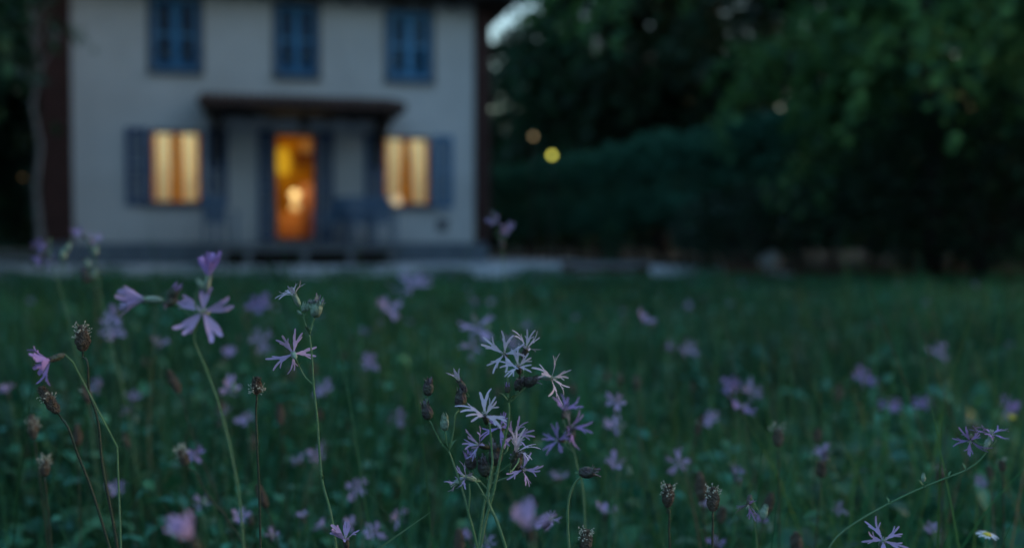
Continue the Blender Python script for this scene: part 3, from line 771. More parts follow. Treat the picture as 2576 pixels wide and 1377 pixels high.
# ------------------------------------------------------------------ meadow: grass and leafy ground cover (uncountable)
GREENS = np.array([(.028, .125, .048), (.040, .15, .056), (.024, .11, .056), (.054, .145, .052), (.020, .095, .044)])
TEALS = np.array([(.045, .25, .145), (.062, .27, .155), (.052, .23, .155), (.032, .17, .085), (.08, .25, .10)])
def edge_y(x):            # far border of the meadow
    return np.where(x < 0, 11.9, 11.9 + .012 * x * x + .02 * x) + .35 * np.sin(x * 2.3) * np.sin(x * .9 + 1) + .25 * np.sin(x * 6.1)
def scatter(n, d0, d1, rs, k=.62, m=.9, p=1.6):
    d = (rs.uniform(d0 ** p, d1 ** p, n)) ** (1 / p)
    x = rs.uniform(-1, 1, n) * (k * d + m)
    keep = d < edge_y(x); return x[keep], d[keep]
def patch_at(x, d):        # clumps of taller and shorter growth, 0 to 1
    return np.clip(.5 + .32 * np.sin(x * 2.7 + 1.7 * np.sin(d * 1.3)) * np.sin(d * 2.2 + .8 * x) + .28 * np.sin(x * 7.1 + 2.1 * np.sin(d * 3.7)) * np.sin(d * 5.3 + 1.9 * x), 0, 1)
def meadow_height(x, d, rs):
    top = np.interp(d, [.3, .9, 1.2, 2.0, 4.0, 8.0, 12.5], [.04, .07, .10, .14, .16, .13, .10])
    return (top - gza(d)) * (.48 + .72 * patch_at(x, d))
def grass():
    rs = np.random.RandomState(1); X = []; Y = []; Wd = []
    for n, a, b, w in ((52000, .32, 2.2, .0018), (64000, 2.2, 6, .0034), (80000, 6, 12.6, .006)):
        x, d = scatter(n, a, b, rs); X.append(x); Y.append(d); Wd.append(np.full(len(x), w))
    x = np.concatenate(X); y = np.concatenate(Y); w = np.concatenate(Wd) * rs.uniform(.6, 1.6, len(x))
    n = len(x); h = meadow_height(x, y, rs) * rs.uniform(.45, 1.25, n)
    tall = (rs.uniform(0, 1, n) > .88) & (y > 1.05); h *= np.where(tall, rs.uniform(1.25, 1.75, n), 1); w *= np.where(tall, .6, 1)
    az = rs.uniform(0, 2 * np.pi, n); lean = np.abs(rs.normal(.25, .3, n)); curl = rs.uniform(0, .9, n) * np.where(tall, .5, 1); lean = lean * np.where(tall, .7, 1)
    dx, dy = np.cos(az), np.sin(az); sx, sy = -dy, dx
    V = []
    for t, ww in ((0, .7), (.4, 1), (.75, .75), (1, 0)):
        out = h * (lean * t + curl * t * t * .7); up = h * (t - curl * .35 * t * t)
        px, py = x + dx * out, y + dy * out
        if ww > 0:
            V += [np.stack([px - sx * w * ww, py - sy * w * ww, up], 1), np.stack([px + sx * w * ww, py + sy * w * ww, up], 1)]
        else: V.append(np.stack([px, py, up], 1))
    V = np.stack(V, 1); V[:, :, 2] += gza(y)[:, None]; V = V.reshape(-1, 3); b = np.arange(n) * 7
    Q = np.concatenate([np.stack([b, b + 1, b + 3, b + 2], 1), np.stack([b + 2, b + 3, b + 5, b + 4], 1)])
    Tn = np.stack([b + 4, b + 5, b + 6], 1)
    tint = GREENS[rs.randint(0, len(GREENS), n)] * rs.uniform(.7, 1.25, (n, 1)) * (.5 + 1.15 * patch_at(x * .7 + 3, y * .6))[:, None]
    yel = patch_at(x * .9 + 11, y * .8 + 4) > rs.uniform(.45, 1.0, n); tint[yel] *= np.array([1.9, 1.15, .75])
    dry = rs.uniform(0, 1, n) > .955; tint[dry] = np.array([.17, .14, .08]) * rs.uniform(.6, 1.2, (dry.sum(), 1))
    o = link('meadow_grass', np_mesh('meadow_grass', V, [Q, Tn], 'grass', np.repeat(tint, 7, 0)))
    tag(o, 'dense dark green meadow grass covering the foreground', 'grass', kind='stuff')
grass()
def ground_cover():
    rs = np.random.RandomState(2); X = []; Y = []; S = []
    for n, a, b, s in ((19000, .32, 2.4, .034), (15000, 2.4, 6, .040), (8000, 6, 12.6, .042)):
        x, d = scatter(n, a, b, rs); X.append(x); Y.append(d); S.append(np.full(len(x), s))
    x = np.concatenate(X); y = np.concatenate(Y); n = len(x); sz = (np.concatenate(S) * rs.uniform(.55, 1.5, n))[:, None]
    z = gza(y) + meadow_height(x, y, rs) * rs.uniform(.25, 1.0, n)
    az = rs.uniform(0, 2 * np.pi, n); el = rs.normal(.15, .45, n)
    D = np.stack([np.cos(az) * np.cos(el), np.sin(az) * np.cos(el), np.sin(el)], 1)
    roll = rs.normal(0, .5, n)
    S0 = np.stack([-np.sin(az), np.cos(az), np.zeros(n)], 1); U0 = np.cross(D, S0)
    Sd = S0 * np.cos(roll)[:, None] + U0 * np.sin(roll)[:, None]; U = np.cross(D, Sd); U = np.where(U[:, 2:3] < 0, -U, U)
    C = np.stack([x, y, z], 1); asp = rs.uniform(.22, .42, n)[:, None]
    pts = []
    for t, ww, dz in ((0, 0, 0), (.3, .85, .03), (.65, .8, .02), (1, 0, -.12)):
        mid = C + D * sz * t + U * sz * dz
        if ww == 0: pts.append(mid)
        else: pts += [mid - Sd * sz * asp * ww + U * sz * .10, mid, mid + Sd * sz * asp * ww + U * sz * .10]
    V = np.stack(pts, 1).reshape(-1, 3); b = np.arange(n) * 8
    T3 = np.concatenate([np.stack([b, b + 2, b + 1], 1), np.stack([b, b + 3, b + 2], 1), np.stack([b + 7, b + 4, b + 5], 1), np.stack([b + 7, b + 5, b + 6], 1)])
    Q = np.concatenate([np.stack([b + 1, b + 2, b + 5, b + 4], 1), np.stack([b + 2, b + 3, b + 6, b + 5], 1)])
    pk = patch_at(x * 1.1 + 9, y * 1.2) > rs.uniform(.2, .9, n)
    tint = np.where(pk[:, None], TEALS[rs.randint(0, 5, n)], GREENS[rs.randint(0, 5, n)]) * rs.uniform(.7, 1.3, (n, 1))
    o = link('ground_cover', np_mesh('ground_cover', V, [Q, T3], 'broadleaf', np.repeat(tint, 8, 0)))
    tag(o, 'low broad leaves of clover and herbs between the grass', 'ground cover', kind='stuff')
ground_cover()
def gravel_weeds():
    rs = np.random.RandomState(6); n = 9000
    x = rs.uniform(-11, 3.5, n); y = rs.uniform(11.8, 15.5, n); k = np.sin(x * 1.9) * np.sin(y * 2.7 + x) + .5 * np.sin(x * 5) > rs.uniform(-.2, 1.2, n); x = x[k]; y = y[k]
    C = np.stack([x, y, np.full(len(x), .005)], 1); D = np.stack([rs.normal(0, .4, len(x)), rs.normal(0, .4, len(x)), np.ones(len(x))], 1)
    o = link('gravel_weeds', leaf_cloud('gravel_weeds', C, D, .11, GREENS, rs, 'grass', .2, .06)); tag(o, 'thin weeds growing through the gravel before the house', 'weeds', kind='stuff')
gravel_weeds()

# ------------------------------------------------------------------ wild flowers
def petal_mesh(seed, mat, wide=1.0, curl=.3):
    rr = random.Random(seed); mb = MB(); Yv = Vector((0, 1, 0)); Z = Vector((0, 0, 1))
    c0 = rr.uniform(-.1, .25); q = wide; fk = .46 if wide < 1.3 else .58
    mb.ribbon([Vector((.02, 0, 0)), Vector((.2, 0, .03)), Vector((fk - .1, 0, .04 + c0 * .12)), Vector((fk + .08, 0, .04 + c0 * .25))], [.035, .055 * q, .11 * q, .13 * q], Yv, Z, mat, .3)
    for ang, L, w, off in ((11, 1 - fk, .046, .055), (-11, 1 - fk, .046, -.055), (32, .6 * (1 - fk), .03, .095), (-32, .6 * (1 - fk), .03, -.095)):
        a = math.radians(ang / (1 if wide < 1.3 else 1.9) + rr.uniform(-10, 10)); L *= rr.uniform(.75, 1.2); cv = rr.uniform(-curl, curl * 1.3); sw = rr.uniform(-.2, .2)
        d = Vector((math.cos(a), math.sin(a), 0)); s = Vector((-math.sin(a), math.cos(a), 0)); st = Vector((fk, off * q * .9, .04 + c0 * .2))
        ts = (0, .3, .6, .85, 1)
        pts = [st + d * L * t + Z * (c0 * .5 * L * t + cv * L * t * t * 1.6) + s * (sw * L * t * t) for t in ts]
        mb.ribbon(pts, [w * .95 * q, w * q, w * 1.1 * q, w * .95 * q, w * .55 * q], s, Z, mat, .35)
    return mb.mesh('petal', True)
PET = {k: [petal_mesh(s + i * 31, k, .9) for s in range(8)] for i, k in enumerate(('petal', 'violet_petal', 'faded_petal', 'pale_petal'))}
PET.update({'wide_' + k: [petal_mesh(s + i * 37 + 500, k, 1.75) for s in range(8)] for i, k in enumerate(('petal', 'violet_petal'))})
def calyx_mesh(mat, fat=1.0, teeth=True):
    mb = MB(); f = fat * .001
    mb.lathe([(.5*f, -11.5e-3), (1.5*f, -10.6e-3), (2.3*f, -8e-3), (2.6*f, -5e-3), (2.2*f, -2e-3), (2.0*f, -.6e-3), (1.2*f, -.1e-3)], mat, 15, None, .07, 5)
    for k in range(5):
        a = k * 1.2566; d = Vector((math.cos(a), math.sin(a), 0)); s = Vector((-math.sin(a), math.cos(a), 0))
        if teeth: mb.ribbon([d * 2.1*f + Vector((0, 0, -1.5e-3)), d * 2.5*f + Vector((0, 0, .6e-3)), d * 3.0*f + Vector((0, 0, 2.4e-3))], [.8e-3, .55e-3, .05e-3], s, d, mat, .2)
        mb.tube([d * .5e-3, d * 1.0e-3 + Vector((0, 0, 2.6e-3)), d * 1.6e-3 + Vector((0, 0, 4.2e-3))], [.22e-3, .2e-3, .35e-3], 'stamen', 4)
    return mb.mesh('flower', True)
def bud_mesh(mat, mat2, fat=1.0, tip=True, frill=0):
    mb = MB(); f = fat * .001; rr = random.Random(frill)
    for k in range(frill):
        a = rr.uniform(0, 6.28); d = Vector((math.cos(a), math.sin(a), 0)); s = Vector((-math.sin(a), math.cos(a), 0)); o = rr.uniform(.4, 3.6)
        mb.ribbon([d * 1.2*f + Vector((0, 0, 3e-3)), d * (1.2 + o * .4)*f + Vector((0, 0, 5.4e-3)), d * (1.0 + o)*f + Vector((0, 0, rr.uniform(5.2e-3, 8.6e-3)))], [.45e-3, .5e-3, .3e-3], s, d, 'faded_petal', .4)
    mb.lathe([(.6*f, -5e-3), (2.4*f, -4.2e-3), (3.3*f, -1.6e-3), (3.3*f, .8e-3), (2.5*f, 3.2e-3), (1.4*f, 4.6e-3), (.4*f, 5.2e-3)], mat, 15, None, .10, 5)
    for k in range(5):
        a = k * 1.2566 + .4; d = Vector((math.cos(a), math.sin(a), 0)); s = Vector((-math.sin(a), math.cos(a), 0))
        mb.ribbon([d * 2.2*f + Vector((0, 0, 2.8e-3)), d * 2.3*f + Vector((0, 0, 5.2e-3)), d * (2.8 if tip else 1.2)*f + Vector((0, 0, 7.6e-3))], [1.0e-3, .7e-3, .1e-3], s, d, mat2, .3)
    return mb.mesh('bud', True)
CAL = {'calyx': calyx_mesh('calyx'), 'pale_calyx': calyx_mesh('pale_calyx', .95)}
BUD = {'dark': bud_mesh('calyx', 'calyx', 1.0, True, 9), 'pale': bud_mesh('pale_calyx', 'pale_calyx', .85, False), 'pink': bud_mesh('calyx', 'violet_petal'), 'seed': bud_mesh('pale_calyx', 'pale_calyx', 1.05, True, 16)}
LEAF = None
def leaf_mesh():
    mb = MB(); Z = Vector((0, 0, 1))
    mb.ribbon([Vector((0, 0, 0)), Vector((.003, 0, .0015)), Vector((.007, 0, .003)), Vector((.011, 0, .0025))], [.0006, .0015, .0012, .0001], Vector((0, 1, 0)), Z, 'stem', .4)
    return mb.mesh('leaf', True)
LEAF = leaf_mesh()
def fdir(v):              # (right, up, towards camera) -> world
    return Vector((v[0], -v[2], v[1])).normalized()
def frame(pos, axis, roll, sc):
    q = Vector((0, 0, 1)).rotation_difference(axis)
    return Matrix.Translation(pos) @ q.to_matrix().to_4x4() @ Matrix.Rotation(roll, 4, 'Z') @ Matrix.Diagonal((sc, sc, sc, 1))
CATS = 'wildflower'
class Plant:
    def __init__(s, name, label, base, cat='wildflower', group=None):
        s.o = empty(name, base); s.b = Vector(base); tag(s.o, label, cat, group)
    def stem(s, pts, r0, r1, mat='stem', sides=6, n=5):
        c = catmull(pts, n); k = len(c); mb = MB()
        mb.tube([p - s.b for p in c], [r1 + (r0 - r1) * i / (k - 1) for i in range(k)], mat, sides); mb.build('stem', s.o, True); return c
    def flower(s, pos, axis, diam, spread, rr, pet='petal', cal='calyx', roll=None, n=5, calyx_scale=1.0, wide=False):
        if wide: pet = 'wide_' + pet
        roll = rr.uniform(0, 6.28) if roll is None else roll
        f = link('flower', CAL[cal], s.o); f.matrix_local = frame(pos - s.b, axis, roll, calyx_scale)
        L = diam * .5
        for k in range(n):
            p = link('petal', rr.choice(PET[pet if rr.random() > .06 else 'faded_petal']), f)
            el = math.radians(90 - spread + rr.uniform(-22, 22))
            p.matrix_local = Matrix.Rotation(k * 2 * math.pi / n + rr.uniform(-.22, .22), 4, 'Z') @ Matrix.Translation((.0012, 0, 0)) @ Matrix.Rotation(-el, 4, 'Y') @ Matrix.Rotation(rr.uniform(-.6, .6), 4, 'X') @ Matrix.Diagonal((L / calyx_scale * rr.uniform(.72, 1.1),) * 3 + (1,))
        return pos - axis * .0112 * calyx_scale
    def bud(s, pos, axis, kind='dark', sc=1.0):
        f = link('bud', BUD[kind], s.o); f.matrix_local = frame(pos - s.b, axis, rnd.uniform(0, 6), sc); return pos - axis * .005 * sc
    def leaves(s, pos, axis=Vector((0, 0, 1)), sc=1.0, n=2, rr=rnd):
        a0 = rr.uniform(0, 6.28)
        for k in range(n):
            l = link('leaf', LEAF, s.o); l.matrix_local = frame(pos - s.b, axis, a0 + k * math.pi, sc) @ Matrix.Rotation(-.5, 4, 'Y')
def root_of(pts, rr, k=.5):
    a, b = pts[-2], pts[-1]; dz = max(.02, (a.z - b.z)); sx = max(-.6, min(.6, (b.x - a.x) / dz)) * k
    g = gz(b.y); return Vector((b.x + sx * (b.z - g), b.y + rr.uniform(-.02, .04), g))
def pxs(d, conv, pts): return [at(*conv(p[0], p[1]), d + (p[2] if len(p) > 2 else 0)) for p in pts]
D0 = lambda x, y: (x, y)
Z8 = lambda x, y: (1028.2 + x * .4415, 768.9 + y * .4415)
Z7 = lambda x, y: (581.2 + x * .5192, 661.6 + y * .5192)
Z4 = lambda x, y: (1198.1 + x * .1818, 822.6 + y * .1818)
Z2 = lambda x, y: (1993.8 + x * .5063, 679.5 + y * .5063)
Z1 = lambda x, y: (1475.3 + x * .5063, 679.5 + y * .5063)
def compound(label, d, conv, main, branches, flowers, buds, seed, leaves=(), r=.0011, group='ragged pink wildflowers'):
    r *= .85 if d > .7 else .7
    """main: top to bottom; branches: polylines from their tip to the joint; flowers: (x, y, facing, diam, spread, [pet], [cal], [attach branch tip])"""
    rr = random.Random(seed)
    mp = pxs(d, conv, main); root = root_of(mp, rr)
    mid = mp[-1].lerp(root, .5) + Vector(((mp[-1].x - root.x) * .12, 0, 0))
    pl = Plant('ragged_flower', label, root, group=group)
    pl.stem(mp + [mid, root], r * 1.5, r * .85)
    for fl in flowers:
        x, y, v, diam, spread = fl[:5]; kw = fl[5] if len(fl) > 5 else {}
        kw = dict(kw); dd = kw.pop('dd', 0); via = kw.pop('via', None)
        a = fdir(v); pos = at(*conv(x, y), d + dd)
        base = pl.flower(pos, a, diam, spread, rr, **kw)
        if via: pl.stem([base, base - a * .004] + pxs(d, conv, via), r * .8, r * .65)
    for bu in buds:
        x, y, v, kind, sc = bu[:5]; via = bu[5] if len(bu) > 5 else None
        a = fdir(v); base = pl.bud(at(*conv(x, y), d), a, kind, sc)
        if via: pl.stem([base, base - a * .003] + pxs(d, conv, via), r * .75, r * .6)
    for br in branches: pl.stem(pxs(d, conv, br), r * .85, r * .7)
    for l in leaves: pl.leaves(at(*conv(l[0], l[1]), d), sc=l[2] if len(l) > 2 else 1.0, rr=rr)
    return pl
FC = {'cal': 'pale_calyx'}
compound('tall sharp pink wildflower with two blossoms and a seed head on one thin stalk', .83, Z7,
    [(379, 345), (386, 400), (393, 480), (399, 590), (416, 740), (429, 930), (441, 1050), (480, 1200), (500, 1310)],
    [[(347, 255), (362, 300), (379, 345)], [(403, 258), (388, 310), (379, 345)]],
    [(304, 152, (-.38, .9, .2), .029, 52, {'pet': 'pale_petal', 'cal': 'pale_calyx', 'via': [(335, 205), (347, 255)]}),
     (301, 437, (-.35, .22, -.9), .041, 88, {'cal': 'pale_calyx', 'roll': .55, 'via': [(330, 500), (362, 555), (397, 588)]})],
    [(414, 222, (.3, .9, .3), 'seed', 1.45, [(403, 258)]), (428, 214, (.7, .6, .2), 'pale', .8, [(408, 240)]), (396, 212, (-.2, .9, .3), 'seed', .9, [(402, 245)]),
     (352, 215, (.1, .95, .1), 'pale', .75, [(350, 250)]), (372, 210, (.3, .9, .1), 'pale', .75, [(352, 255)]), (333, 240, (-.6, .6, 0), 'pale', .45, [(347, 262)])],
    101, [(379, 345, 1.0), (330, 497, .5), (441, 1052, .7)])
compound('sharp ragged blossoms crowded at the top of the middle plant, one turned aside', .79, Z4,
    [(446, 1040), (452, 1150), (440, 1320), (400, 1500), (350, 1700), (300, 1950), (240, 2250), (130, 2650), (60, 3000)],
    [],
    [(385, 372, (-.1, .25, .95), .043, 78, {'pet': 'pale_petal', 'via': [(425, 600), (446, 1040)]}), (690, 290, (.25, .75, .55), .037, 46, {'pet': 'pale_petal', 'via': [(650, 520), (600, 800), (520, 980), (446, 1040)]}),
     (575, 540, (-.1, .55, .75), .037, 62, {'pet': 'pale_petal', 'via': [(640, 700), (600, 830), (510, 980)], 'dd': -.008}),
     (1045, 700, (.75, .05, .6), .041, 84, {'pet': 'pale_petal', 'cal': 'pale_calyx', 'via': [(830, 760), (720, 800), (620, 880), (510, 990)]})],
    [(590, 790, (.2, .6, .5), 'dark', 1.2, [(560, 880)]), (735, 752, (.7, .3, .4), 'dark', 1.25, [(640, 830)])],
    102, [(446, 1040, 1.0)])
compound('sharp cupped pale blossom in the middle of the central cluster', .785, Z8,
    [(462, 690), (470, 800), (476, 900), (455, 1010), (452, 1110), (500, 1220), (545, 1350)], [],
    [(432, 622, (-.12, .72, .66), .047, 58, {'pet': 'pale_petal', 'via': [(459, 672), (462, 690)]})], [(560, 470, (0, 1, .2), 'pink', .7, [(566, 520)])], 103, [(452, 1110, .8)])
compound('sharp forked stalk carrying dark round buds, left of the central cluster', .80, Z8,
    [(228, 825), (262, 920), (300, 1030), (340, 1180), (375, 1310)], [],
    [(287, 425, (-.5, .85, .1), .024, 18, {'pet': 'pale_petal', 'n': 3, 'via': [(290, 500), (288, 560)]})],
    [(102, 603, (-.2, .95, .2), 'dark', 1.35, [(118, 655), (150, 715), (190, 790), (228, 825)]), (110, 468, (.1, .95, .1), 'dark', 1.25, [(104, 540), (102, 580)]),
     (204, 668, (0, .98, .2), 'pale', 1.25, [(207, 720), (215, 780), (228, 825)]), (293, 530, (.1, .95, .3), 'dark', 1.45, [(272, 605), (255, 710), (228, 825)])],
    104, [(228, 825, 1.1), (190, 790, .6)])
compound('slightly soft dark-calyxed blossoms massed low in the central cluster', .88, Z8,
    [(500, 880), (478, 930), (468, 1000), (440, 1085), (410, 1260), (395, 1377)], [],
    [(520, 690, (-.2, .3, .9), .036, 75, {'pet': 'violet_petal', 'via': [(515, 800), (500, 880)]}), (595, 735, (.4, .3, .85), .034, 70, {'via': [(560, 820), (500, 880)]}),
     (400, 790, (-.75, .35, .5), .038, 75, {'via': [(450, 840), (500, 880)]}), (610, 828, (.3, .85, .3), .036, 45, {'pet': 'pale_petal', 'dd': -.07, 'via': [(600, 880), (520, 940), (478, 960)]}),
     (650, 930, (.4, .2, .85), .034, 75, {'via': [(600, 960), (520, 990), (470, 1010)]})],
    [(490, 850, (0, .9, .4), 'dark', 1.9, [(496, 880)]), (430, 920, (-.2, .9, .3), 'dark', 1.7, [(460, 990)]), (612, 885, (.2, .9, .3), 'dark', 1.6), (350, 885, (-.2, .9, .2), 'pink', 1.5, [(400, 990), (455, 1050)])],
    105)
compound('small sharp blossom facing sideways on a leaning stalk under the central cluster', .80, Z8,
    [(392, 1012), (430, 1080), (455, 1120), (500, 1230), (545, 1355)], [[(345, 1010), (346, 1090), (338, 1175)]],
    [(322, 972, (-.75, .35, .55), .029, 72, {'cal': 'pale_calyx', 'via': [(378, 1003), (392, 1012)]}), (262, 1008, (-.8, -.3, .4), .018, 45, {'n': 3, 'cal': 'pale_calyx'})], [], 106, [(455, 1112, .8)])
compound('soft violet blossoms in three tiers just right of the central cluster', 1.02, Z8,
    [(905, 770), (940, 830), (955, 900), (985, 1010), (1000, 1200), (1005, 1377)], [],
    [(885, 590, (.1, .9, .4), .038, 45, {'pet': 'violet_petal', 'via': [(880, 650), (905, 770)]}), (920, 690, (.5, .4, .7), .042, 72, {'pet': 'violet_petal', 'via': [(915, 740), (905, 770)]}), (850, 765, (-.6, .1, .7), .034, 75, {'pet': 'violet_petal', 'via': [(890, 790), (940, 830)]})],
    [(925, 730, (.2, .9, .2), 'dark', 1.4)], 107)
compound('single dark nodding bud on a sharp hooked stalk', .83, Z8,
    [(985, 966), (950, 1000), (920, 1065), (905, 1250), (912, 1377)], [], [], [(1015, 946, (.85, .1, .3), 'dark', 1.45, [(985, 966)]), (1032, 938, (.6, .5, .3), 'seed', .7)], 108)
compound('big soft five-petalled blossom with two side flowers, left of the tall sharp stalk', .655, D0,
    [(500, 800), (488, 840), (515, 920), (545, 1000), (575, 1110), (600, 1240), (613, 1377)], [],
    [(510, 783, (-.05, .12, .98), .0385, 86, {'roll': .3, 'wide': True, 'cal': 'pale_calyx'}), (524, 694, (.2, .95, .15), .034, 24, {'wide': True, 'pet': 'violet_petal', 'cal': 'pale_calyx', 'via': [(500, 722), (492, 740), (497, 795)]}),
     (364, 752, (-.95, .08, .2), .036, 30, {'wide': True, 'cal': 'pale_calyx', 'via': [(440, 762), (475, 790), (497, 805)]})],
    [(437, 735, (.5, .7, .2), 'pink', 1.0, [(450, 768)]), (430, 757, (-.4, -.3, .3), 'dark', .9), (505, 715, (-.4, .8, .2), 'pale', .8, [(498, 735)])], 109, [(497, 800, .8)], r=.0010)
compound('blurred lilac blossoms above clustered buds, against the house plinth', 1.6, D0,
    [(240, 655), (246, 700), (262, 790), (282, 880), (310, 980)], [],
    [(205, 590, (-.3, .6, .7), .034, 60, {'pet': 'violet_petal', 'via': [(225, 625), (240, 655)]}), (233, 602, (.4, .6, .6), .030, 55, {'via': [(238, 630), (240, 655)]})],
    [(240, 632, (.2, .9, 0), 'pale', 1.5), (222, 665, (-.2, .9, 0), 'pale', 1.5), (216, 695, (-.3, .8, 0), 'dark', 2.2, [(240, 720)]), (238, 690, (.3, .8, 0), 'pale', 1.4)], 110)
compound('blurred violet blossoms at the left edge, below the slim pale trunk', 1.55, D0,
    [(130, 660), (150, 720), (175, 820), (210, 960)], [],
    [(112, 612, (-.2, -.5, .7), .034, 50, {'pet': 'violet_petal', 'via': [(125, 640), (130, 660)]}), (100, 645, (-.5, -.6, .5), .028, 50, {'pet': 'violet_petal', 'via': [(130, 660)]}), (126, 650, (.3, -.5, .7), .026, 50, {'via': [(130, 660)]})],
    [(160, 640, (.2, .9, 0), 'pale', 1.8, [(150, 700)]), (172, 622, (.3, .9, 0), 'pale', 1.4, [(160, 690)])], 111)
compound('blurred lilac pair standing before the dark hedge beside the house corner', 1.75, D0,
    [(1262, 620), (1268, 680), (1282, 780), (1300, 900)], [],
    [(1243, 557, (-.2, .5, .8), .036, 65, {'via': [(1255, 600), (1262, 620)]}), (1274, 580, (.2, .5, .8), .036, 65, {'via': [(1268, 605), (1262, 620)]})], [(1262, 615, (0, 1, 0), 'dark', 1.5)], 112)
compound('purple blossom pair at the end of a long arching stalk near the right edge', .90, Z2,
    [(1010, 845), (970, 892), (920, 950), (860, 990), (760, 1030), (650, 1075), (480, 1155), (330, 1240), (250, 1295), (200, 1345), (165, 1410)], [],
    [(985, 812, (.02, .97, .22), .042, 92, {'pet': 'violet_petal', 'cal': 'pale_calyx', 'via': [(1000, 838), (1010, 845)]}), (880, 845, (-.45, -.25, .85), .033, 82, {'pet': 'violet_petal', 'via': [(920, 860), (990, 860)]})],
    [(965, 860, (-.3, -.6, .2), 'pale', .9), (648, 1030, (0, 1, 0), 'pale', .7, [(650, 1075)])], 113, [(860, 990, .7), (770, 1028, .7), (650, 1075, .8), (480, 1155, .6)], r=.0008)
compound('sharp spidery blossom cut by the bottom edge at the right', .79, Z2,
    [(455, 1377), (458, 1420)], [], [(450, 1340, (-.05, .6, .75), .036, 80, {'cal': 'pale_calyx', 'via': [(454, 1370)]})], [], 114)
compound('very blurred big lilac blossom close to the lens at the bottom, near the middle', .50, Z8,
    [(700, 1340), (720, 1420)], [], [(680, 1265, (-.15, .8, .5), .034, 42, {'wide': True}), (800, 1220, (.3, .6, .6), .018, 45, {'dd': .2})], [], 115)
compound('very blurred big lilac blossom close to the lens at the bottom left', .48, D0,
    [(490, 1390), (500, 1440)], [], [(480, 1350, (-.25, .85, .4), .028, 36, {'wide': True})], [], 116)

def single(x, y, d, v, spread, diam, label, seed, pet='petal', buds=0, group='single pink wildflowers in the meadow', n=5, lean=None, petals=True):
    rr = random.Random(seed); w = diam / .036 * 66
    d2 = d * 1.42 if d > .9 and d < 1.6 else d * 1.12 if d > .9 else d
    while d2 > d and at(x, y, d2).z < .10: d2 -= .02
    if d > .9: diam = w * d2 / FPX; d = d2
    v = (v[0] + rr.uniform(-.35, .35), v[1] + rr.uniform(-.3, .3), v[2] + rr.uniform(-.3, .2)); spread = min(95, spread * rr.uniform(.75, 1.15))
    pos = at(x, y, d); a = fdir(v)
    b0 = pos - a * .0112; lean = rr.uniform(-.12, .12) if lean is None else lean
    root = Vector((b0.x + lean * (b0.z + .2), b0.y + rr.uniform(-.03, .05), gz(b0.y)))
    pl = Plant('ragged_flower', label, root, group=group)
    base = pl.flower(pos, a, diam, spread, rr, pet, 'calyx', n=n, wide=rr.random() < .75)
    mid = base.lerp(root, .5) + Vector((rr.uniform(-.015, .015), 0, 0))
    c = pl.stem([base, base - a * .006 + Vector((0, 0, -.008)), mid, root], .0010, .0006, sides=5, n=4)
    for k in range(buds):
        q = c[min(len(c) - 1, 4 + k)]; e = pos + Vector((rr.uniform(-.02, .02), rr.uniform(-.01, .01), rr.uniform(-.02, .004)))
        bb = pl.bud(e, Vector((rr.uniform(-.3, .3), 0, 1)).normalized(), rr.choice(['dark', 'pink', 'pale']), 1.2)
        pl.stem([bb, bb.lerp(q, .5), q], .0008, .0006, sides=4, n=3)
U, Fc = (0, .9, .4), (0, .35, .9)
